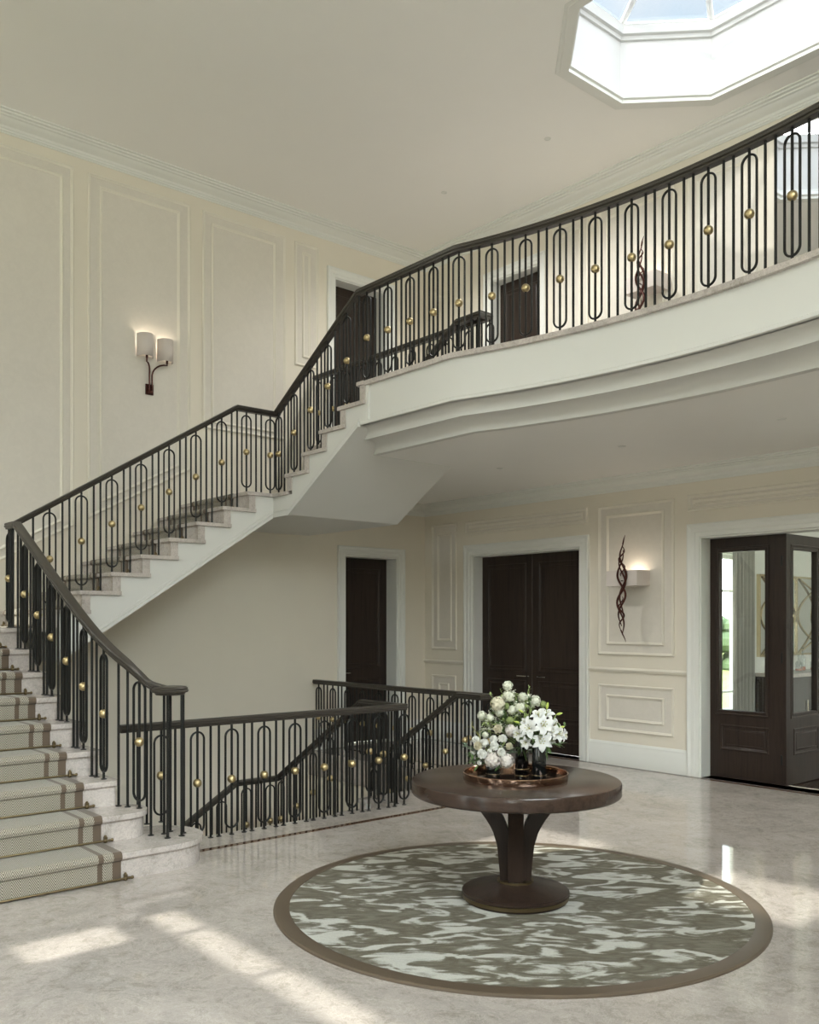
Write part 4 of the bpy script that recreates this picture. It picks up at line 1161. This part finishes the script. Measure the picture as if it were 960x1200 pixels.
BUD = [(697,253,28,(.15,0,1),'lilybud','upright green lily bud at the top'), (795,318,26,(1,0,.25),'lilybud','yellow green lily bud reaching out to the right'),
       (815,425,24,(1,0,.2),'lilybud','yellow lily bud above the rightmost lily'), (780,573,26,(.9,-.2,-.6),'cream','cream lily bud hanging at the lower right'),
       (703,478,18,(.5,-.3,.4),'lilybud','small green bud between the open lilies'), (450,385,24,(-.8,0,.2),'lilybud','green lily bud pointing left'), (485,298,22,(-.6,0,.3),'lilybud','green bud among the snowball blooms')]
for i, (x, y, r_, dv, mt, lab) in enumerate(BUD):
    c = spot(*cp(x, y), VA, .0); d = (RT*dv[0]+FW*dv[1]+V((0,0,1))*dv[2]).normalized(); L = r_*PXM
    mb = MB().tube([c-d*L, c-d*L*.6, c, c+d*L*.6, c+d*L], 1, 8, radii=[L*.12, L*.36, L*.42, L*.26, L*.04])
    bloom('lily_bud', c-d*L, VA, mb, M[mt], lab, 'flower bud', G4, 'paleleaf', 'bud')
# foliage
def sprig(name, tip, vt, n, L, W, mat, label, group, seed, rnd_leaf=False):
    q = random.Random(seed); tip = V(tip); vt = V(vt)
    s0 = root(name, tuple(tip), label, 'foliage', group)
    mid = vt.lerp(tip, .5)+V((0,0,.03)); pts = [vt*(1-t)**2+mid*2*t*(1-t)+tip*t*t for t in [i/10 for i in range(11)]]
    part('stem', MB().tube(pts, .0016, 5), M[mat], s0)
    m = MB()
    for i in range(n):
        t = .35+.65*(i+.5)/n; p = vt*(1-t)**2+mid*2*t*(1-t)+tip*t*t
        d = (tip-vt).normalized()*.6+V((q.uniform(-1,1),q.uniform(-1,1),q.uniform(-.6,.9))); d.normalize()
        leafquad(m, p, d, L*q.uniform(.7,1.15), W*q.uniform(.8,1.15), V((q.uniform(-.5,.5),q.uniform(-.5,.5),1)).normalized(), q.uniform(0,.5))
    part('leaves', m, M[mat], s0, 60)
SPR = [('greenery_sprig',(22,572),VC,.0,13,.032,.017,'eucalyptus','round leaved grey green sprig reaching furthest left'),
       ('greenery_sprig',(60,645),VC,-.01,14,.03,.013,'leaf','dark leafy sprig at the left of the low bouquet'),
       ('greenery_sprig',(75,705),VC,-.02,14,.03,.012,'leaf','dark leafy sprig drooping over the tray rim'),
       ('greenery_sprig',(130,745),VC,-.03,12,.028,.011,'leaf','dark leafy sprig hanging lowest onto the tray'),
       ('greenery_sprig',(430,625),VC,-.01,10,.03,.018,'eucalyptus','round leaved sprig right of the low bouquet'),
       ('greenery_sprig',(355,560),VC,.0,16,.018,.008,'paleleaf','pale filler sprig between the chrysanthemums at the right'),
       ('greenery_sprig',(230,590),VC,-.01,16,.018,.008,'paleleaf','pale filler sprig between the chrysanthemums at the left'),
       ('greenery_sprig',(310,760),VC,-.05,12,.02,.009,'leaf','dark filler sprig under the carnations'),
       ('greenery_sprig',(150,640),VC,.01,16,.022,.010,'leaf','dark filler sprig behind the ball chrysanthemum'),
       ('greenery_sprig',(235,165),VB,.03,8,.028,.012,'paleleaf','small leafed sprig at the upper left over the handrail'),
       ('greenery_sprig',(240,215),VB,.03,8,.026,.011,'paleleaf','small leafed sprig below the upper left one'),
       ('greenery_sprig',(315,115),VB,.02,10,.02,.006,'paleleaf','upright bud sprig left of the topmost snowball'),
       ('greenery_sprig',(550,100),VB,.03,16,.024,.004,'paleleaf','feathery fern tip at the top right of the tall bouquet'),
       ('greenery_sprig',(455,205),VB,.0,22,.022,.010,'leaf','green filler sprig between the upper blooms'),
       ('greenery_sprig',(350,375),VB,-.02,26,.024,.011,'paleleaf','pale green filler sprig in the middle of the tall bouquet'),
       ('greenery_sprig',(440,360),VB,-.02,26,.024,.011,'leaf','green filler sprig right of the middle'),
       ('greenery_sprig',(250,400),VB,-.01,26,.022,.010,'paleleaf','pale filler sprig under the leftmost snowballs'),
       ('greenery_sprig',(195,440),VB,.0,18,.02,.009,'snow','spray of tiny pale flowers hanging at the left'),
       ('greenery_sprig',(330,330),VB,.0,22,.024,.011,'leaf','green filler sprig behind the creamy snowball'),
       ('greenery_sprig',(530,330),VB,.0,18,.022,.010,'paleleaf','pale filler sprig behind the lilies'),
       ('greenery_sprig',(85,410),VC,.02,9,.045,.0035,'stamen','thin dry grass blades leaning left above the low bouquet'),
       ('greenery_sprig',(565,500),VA,-.03,8,.06,.02,'leaf','broad dark lily leaves left of the front lily'),
       ('greenery_sprig',(610,490),VA,-.02,8,.06,.02,'leaf','broad dark lily leaves behind the front lily'),
       ('greenery_sprig',(700,590),VA,-.02,6,.055,.018,'leaf','dark lily leaves at the vase rim'),
       ('greenery_sprig',(800,585),VA,-.02,6,.055,.016,'leaf','dark lily leaves reaching out at the lower right'),
       ('greenery_sprig',(850,412),VA,.0,3,.05,.012,'leaf','single green lily leaf at the far right'),
       ('greenery_sprig',(590,585),VA,.0,8,.05,.016,'leaf','dark lily leaves left of the vase rim'),
       ('greenery_sprig',(490,600),VB,-.04,10,.05,.018,'leaf','dark leaves between the two tall vases')]
SPR = [(a, b, c, d, int(n_*1.5), L*1.25, W*1.25, mt, lab) for a, b, c, d, n_, L, W, mt, lab in SPR]
for i, (nm, xy, vt, dd, n_, L, W, mt, lab) in enumerate(SPR):
    sprig(nm, spot(*cp(*xy), vt, dd), vt, n_, L, W, mt, lab, 'greenery in the bouquets', 200+i)

# ------------------------------------------------------------------ wall lights, downlights, mirror
def point(loc, e, col=(1,.87,.70), r_=.03, parent=None):
    l = bpy.data.lights.new('bulb', 'POINT'); l.energy = e; l.color = col; l.shadow_soft_size = r_
    o = bpy.data.objects.new('bulb', l); COL.objects.link(o)
    if parent: o.parent = parent; o.location = V(loc)-wloc(parent)
    else: o.location = loc
def twig(m, cx_, y, z0, z1, sg, ph, amp, n=34, r0=.013, y_amp=.02):
    pts = []; rad = []
    for i in range(n):
        t = i/(n-1); pts.append((cx_+sg*amp*sin(ph+t*pi*3.6)*(.35+.65*sin(pi*t)), y+y_amp*cos(ph+t*pi*3.6), z0+(z1-z0)*t)); rad.append(r0*(.25+.75*sin(pi*min(1, t*.9+.06))))
    m.tube(pts, r0, 7, radii=rad)
def box_sconce(cx_, zc, lab):
    """fabric box shade on the wall with a twisted metal twig in front"""
    x0, x1 = cx_-.199, cx_+.199; yf = YB-.235
    s_ = root('twig_wall_light', (cx_, YB, zc), lab, 'wall light')
    m = MB(); t = .004
    m.box(x0, x1, yf, yf+t, zc-.083, zc+.083).box(x0, x0+t, yf+t, YB, zc-.083, zc+.083).box(x1-t, x1, yf+t, YB, zc-.083, zc+.083)
    part('lamp_shade', m, M['shade'], s_, 0)
    m = MB(); yt = yf-.03; xt = cx_+.02
    twig(m, xt, yt, zc-.60, zc+.24, 1, .0, .055); twig(m, xt, yt, zc-.52, zc+.30, -1, .4, .055); twig(m, xt+.01, yt+.01, zc-.42, zc+.42, 1, 1.6, .045); twig(m, xt+.01, yt, zc+.02, zc+.35, -1, 2.0, .04, 20, .010); twig(m, xt, yt, zc-.56, zc-.2, 1, 2.6, .035, 20, .010)
    m.tube([(xt+.02,yt,zc+.36),(xt+.03,yt,zc+.41),(xt+.045,yt,zc+.445),(xt+.05,yt,zc+.46)], .01, 6, radii=[.009,.007,.004,.002])
    m.tube([(xt-.005,yt,zc-.56),(xt+.02,yt,zc-.61),(xt+.05,yt,zc-.66),(xt+.058,yt,zc-.69)], .01, 6, radii=[.009,.008,.005,.002])
    m.cyl((xt, yt, zc-.03), (xt, yf+.002, zc-.03), .006)
    part('twig', m, M['bronze'], s_, 60, 'twisted red brown metal twig')
    bk = MB().box(cx_-.05, cx_+.05, YB-.012, YB, zc-.05, zc+.05); part('wall_plate', bk, M['bronze'], s_, 0)
    part('lamp_bottom', MB().box(x0+t, x1-t, yf+t, YB-.002, zc-.081, zc-.077), M['shade'], s_, 0)
    point((cx_+.05, YB-.09, zc+.05), 1.0, parent=s_)
    return s_
box_sconce(-6.037, 2.075, 'fabric box wall light with a twisted metal twig beside the double doors')
box_sconce(-5.80, 5.21, 'fabric box wall light with a twisted twig behind the curved balustrade')
# twin shade wall light
ws = root('twin_wall_light', (XA, 4.39, 4.2), 'bronze wall light with two half round fabric shades on the stair wall', 'wall light')
part('wall_plate', MB().box(XA, XA+.015, 4.35, 4.44, 4.09, 4.205).box(XA+.015, XA+.03, 4.365, 4.425, 4.102, 4.193), M['bronze'], ws, 0)
for yb_, ye, zb_ in ((4.380, 4.335, 4.47), (4.410, 4.572, 4.45)):
    m = MB(); x = XA+.045
    pts = [(x, yb_, 4.13), (x, yb_, 4.30)] + [(x+.03*sin(t*pi/2), yb_+(ye-yb_)*(1-cos(t*pi/2)), 4.30+.13*sin(t*pi/2)) for t in [i/6 for i in range(1,7)]] + [(x+.03, ye, zb_+.03)]
    m.tube(pts, .009, 8); m.cyl((x+.03, ye, zb_-.0), (x+.03, ye, zb_+.04), .013); m.cyl((XA+.02, yb_, 4.15), (x, yb_, 4.15), .008); part('arm', m, M['bronze'], ws)
    m = MB(); vs = []; fs = []; n_ = 20
    for ring, z in enumerate((zb_+.02, zb_+.265)):
        for k in range(n_+1):
            a = -pi/2+pi*k/n_; rr = .089
            vs.append((XA+.012+.115*cos(a), ye+rr*sin(a), z))
    for k in range(n_): fs.append((k, k+1, n_+2+k, n_+1+k))
    m.add(vs, fs); o = part('lamp_shade', m, M['shade'], ws, 80)
    so = o.modifiers.new('thickness', 'SOLIDIFY'); so.thickness = .004
    part('shade_base', MB().prism([(XA+.014+.11*cos(-pi/2+pi*k/12), ye+.084*sin(-pi/2+pi*k/12)) for k in range(13)], zb_+.05, zb_+.054, lambda p, q, t_: (p, q, t_)), M['shade'], ws, 0)
    point((XA+.06, ye, zb_+.20), .65, parent=ws)
for i, (x, y, z) in enumerate(((-6.647,6.951,ZL), (-5.092,6.93,ZL), (-3.581,6.95,ZL), (-2.05,6.95,ZL), (-6.254,7.249,ZC), (-7.818,7.248,ZC))):
    d = root('downlight', (x, y, z), ('small round recessed downlight in the low ceiling, %s from the stairs' % ordn[i]) if i < 4 else 'small round recessed downlight in the high ceiling, %s the skylight' % ('nearer' if i == 4 else 'farther from'), 'downlight', 'recessed downlights')
    part('trim_ring', MB().lathe([(.028,0),(.036,-.001),(.036,-.004),(.028,-.006),(.024,-.002)], (x,y,z), 24), M['trim'], d)
    l = bpy.data.lights.new('downlight_bulb', 'SPOT'); l.energy = (34, 20, 18, 18, 100, 100)[i]; l.spot_size = R(150); l.spot_blend = 1.0; l.shadow_soft_size = .03; l.color = (1,.985,.94)
    lo_ = bpy.data.objects.new('downlight_bulb', l); COL.objects.link(lo_); lo_.parent = d; lo_.location = (0,0,-.02)
    part('lens', MB().lathe([(.025,-.0015),(.001,-.0015)], (x,y,z), 20), M['shade'], d)
gm = root('wall_mirror', (-3.5, YB, 5.0), 'large plain mirror on the gallery wall reflecting the skylight', 'mirror')
part('mirror_glass', MB().box(-4.40, -2.8, YB-.02, YB, 3.95+.1, 6.30), M['mirror'], gm, 0)
part('mirror_edge', MB().box(-4.41, -4.40, YB-.024, YB, 4.05, 6.30).box(-2.8, -2.79, YB-.024, YB, 4.05, 6.30).box(-4.41, -2.79, YB-.024, YB, 6.30, 6.31).box(-4.41, -2.79, YB-.024, YB, 4.04, 4.05), M['trim'], gm, 0)

# ------------------------------------------------------------------ light
W = bpy.data.worlds.new('sky'); S.world = W; W.use_nodes = True; t = W.node_tree; t.nodes.clear()
out = t.nodes.new('ShaderNodeOutputWorld'); bg = t.nodes.new('ShaderNodeBackground'); t.links.new(bg.outputs[0], out.inputs[0])
tc = t.nodes.new('ShaderNodeTexCoord'); sep = t.nodes.new('ShaderNodeSeparateXYZ'); t.links.new(tc.outputs['Generated'], sep.inputs[0])
rp = t.nodes.new('ShaderNodeValToRGB'); t.links.new(sep.outputs[2], rp.inputs[0])
e = rp.color_ramp.elements; e[0].position = -.02; e[0].color = (.30,.30,.26,1); e[1].position = .82; e[1].color = (.15,.19,.24,1)
q = e.new(.05); q.color = (.26,.265,.255,1); q = e.new(.34); q.color = (.36,.375,.385,1); q = e.new(.44); q.color = (.93,.97,1.0,1); q = e.new(.6); q.color = (.82,.88,.95,1)
nz = t.nodes.new('ShaderNodeTexNoise'); nz.inputs['Scale'].default_value = 3.2; nz.inputs['Detail'].default_value = 6; t.links.new(tc.outputs['Generated'], nz.inputs['Vector'])
cr = t.nodes.new('ShaderNodeValToRGB'); t.links.new(nz.outputs[0], cr.inputs[0]); cr.color_ramp.elements[0].position = .42; cr.color_ramp.elements[1].position = .60
mx = t.nodes.new('ShaderNodeMix'); mx.data_type = 'RGBA'; t.links.new(cr.outputs[0], mx.inputs[0]); t.links.new(rp.outputs[0], mx.inputs[6]); mx.inputs[7].default_value = (.97,.97,.95,1)
cm = t.nodes.new('ShaderNodeMath'); cm.operation = 'MULTIPLY'; cmr = t.nodes.new('ShaderNodeMapRange'); t.links.new(sep.outputs[2], cmr.inputs[0]); cmr.inputs[1].default_value = .3; cmr.inputs[2].default_value = .5; cm2 = t.nodes.new('ShaderNodeMapRange'); t.links.new(sep.outputs[2], cm2.inputs[0]); cm2.inputs[1].default_value = .85; cm2.inputs[2].default_value = .6; cm3 = t.nodes.new('ShaderNodeMath'); cm3.operation = 'MULTIPLY'; t.links.new(cmr.outputs[0], cm3.inputs[0]); t.links.new(cm2.outputs[0], cm3.inputs[1])
t.links.new(cr.outputs[0], cm.inputs[0]); t.links.new(cm3.outputs[0], cm.inputs[1]); t.links.new(cm.outputs[0], mx.inputs[0])
# clear blue part of the sky opposite the sun, deeper than the bright haze and cloud elsewhere
dp = t.nodes.new('ShaderNodeVectorMath'); dp.operation = 'DOT_PRODUCT'; t.links.new(tc.outputs['Generated'], dp.inputs[0]); dp.inputs[1].default_value = (-.44,.69,.575)
mr_ = t.nodes.new('ShaderNodeMapRange'); mr_.interpolation_type = 'SMOOTHSTEP'; t.links.new(dp.outputs['Value'], mr_.inputs[0]); mr_.inputs[1].default_value = .80; mr_.inputs[2].default_value = .93
c2 = t.nodes.new('ShaderNodeMix'); c2.data_type = 'RGBA'; t.links.new(cr.outputs[0], c2.inputs[0]); c2.inputs[6].default_value = (.085,.116,.143,1); c2.inputs[7].default_value = (.130,.139,.146,1)
m2 = t.nodes.new('ShaderNodeMix'); m2.data_type = 'RGBA'; t.links.new(mr_.outputs[0], m2.inputs[0]); t.links.new(mx.outputs[2], m2.inputs[6]); t.links.new(c2.outputs[2], m2.inputs[7])
t.links.new(m2.outputs[2], bg.inputs[0]); bg.inputs[1].default_value = 24
sun = bpy.data.lights.new('sun', 'SUN'); sun.energy = 4.6; sun.angle = R(.9); sun.color = (1,.95,.86)
so = bpy.data.objects.new('sun', sun); COL.objects.link(so); so.rotation_euler = V((0,.771,-.636)).to_track_quat('-Z','Y').to_euler(); so.location = (-3,-10,12)
def portal(loc, direction, sx, sy):
    l = bpy.data.lights.new('window_portal', 'AREA'); l.shape = 'RECTANGLE'; l.size = sx; l.size_y = sy; l.cycles.is_portal = True
    o = bpy.data.objects.new('window_portal', l); COL.objects.link(o); o.location = loc; o.rotation_euler = V(direction).to_track_quat('-Z','Y').to_euler()
portal(((SX0+SX1)/2, (SY0+SY1)/2, ZT+.04), (0,0,-1), SX1-SX0, SY1-SY0)
for a, b, c_, d_ in ENT: portal(((a+b)/2, BACK-.1, (c_+d_)/2), (0,1,0), b-a, d_-c_)
for a, b, c_, d_ in RW: portal((RIGHT+.2, (a+b)/2, (c_+d_)/2), (-1,0,0), b-a, d_-c_)
portal((RX0-.16, 10.08, 1.45), (1,0,0), 1.56, 2.0)
portal((RX1+.16, 11.3, 1.45), (-1,0,0), 4.0, 2.3)

# ------------------------------------------------------------------ camera
cam = bpy.data.cameras.new('camera'); co = bpy.data.objects.new('camera', cam); COL.objects.link(co); S.camera = co
co.location = (0,0,1.6); co.rotation_euler = (pi/2, 0, atan2(.6517, -.7585)-pi/2)
cam.sensor_fit = 'VERTICAL'; cam.sensor_height = 36; cam.lens = 1076/1200*36
cam.shift_y = (729-600)/1200; cam.clip_start = .05; cam.clip_end = 300
S.view_settings.view_transform = 'Standard'; S.view_settings.look = 'None'; S.view_settings.gamma = 1; S.view_settings.use_curve_mapping = False
S.view_settings.exposure = 0.77
S.cycles.use_denoising = True
S.cycles.max_bounces = 12; S.cycles.diffuse_bounces = 8; S.cycles.glossy_bounces = 5; S.cycles.transparent_max_bounces = 12
S.cycles.sample_clamp_indirect = 6; S.cycles.caustics_reflective = False; S.cycles.caustics_refractive = False
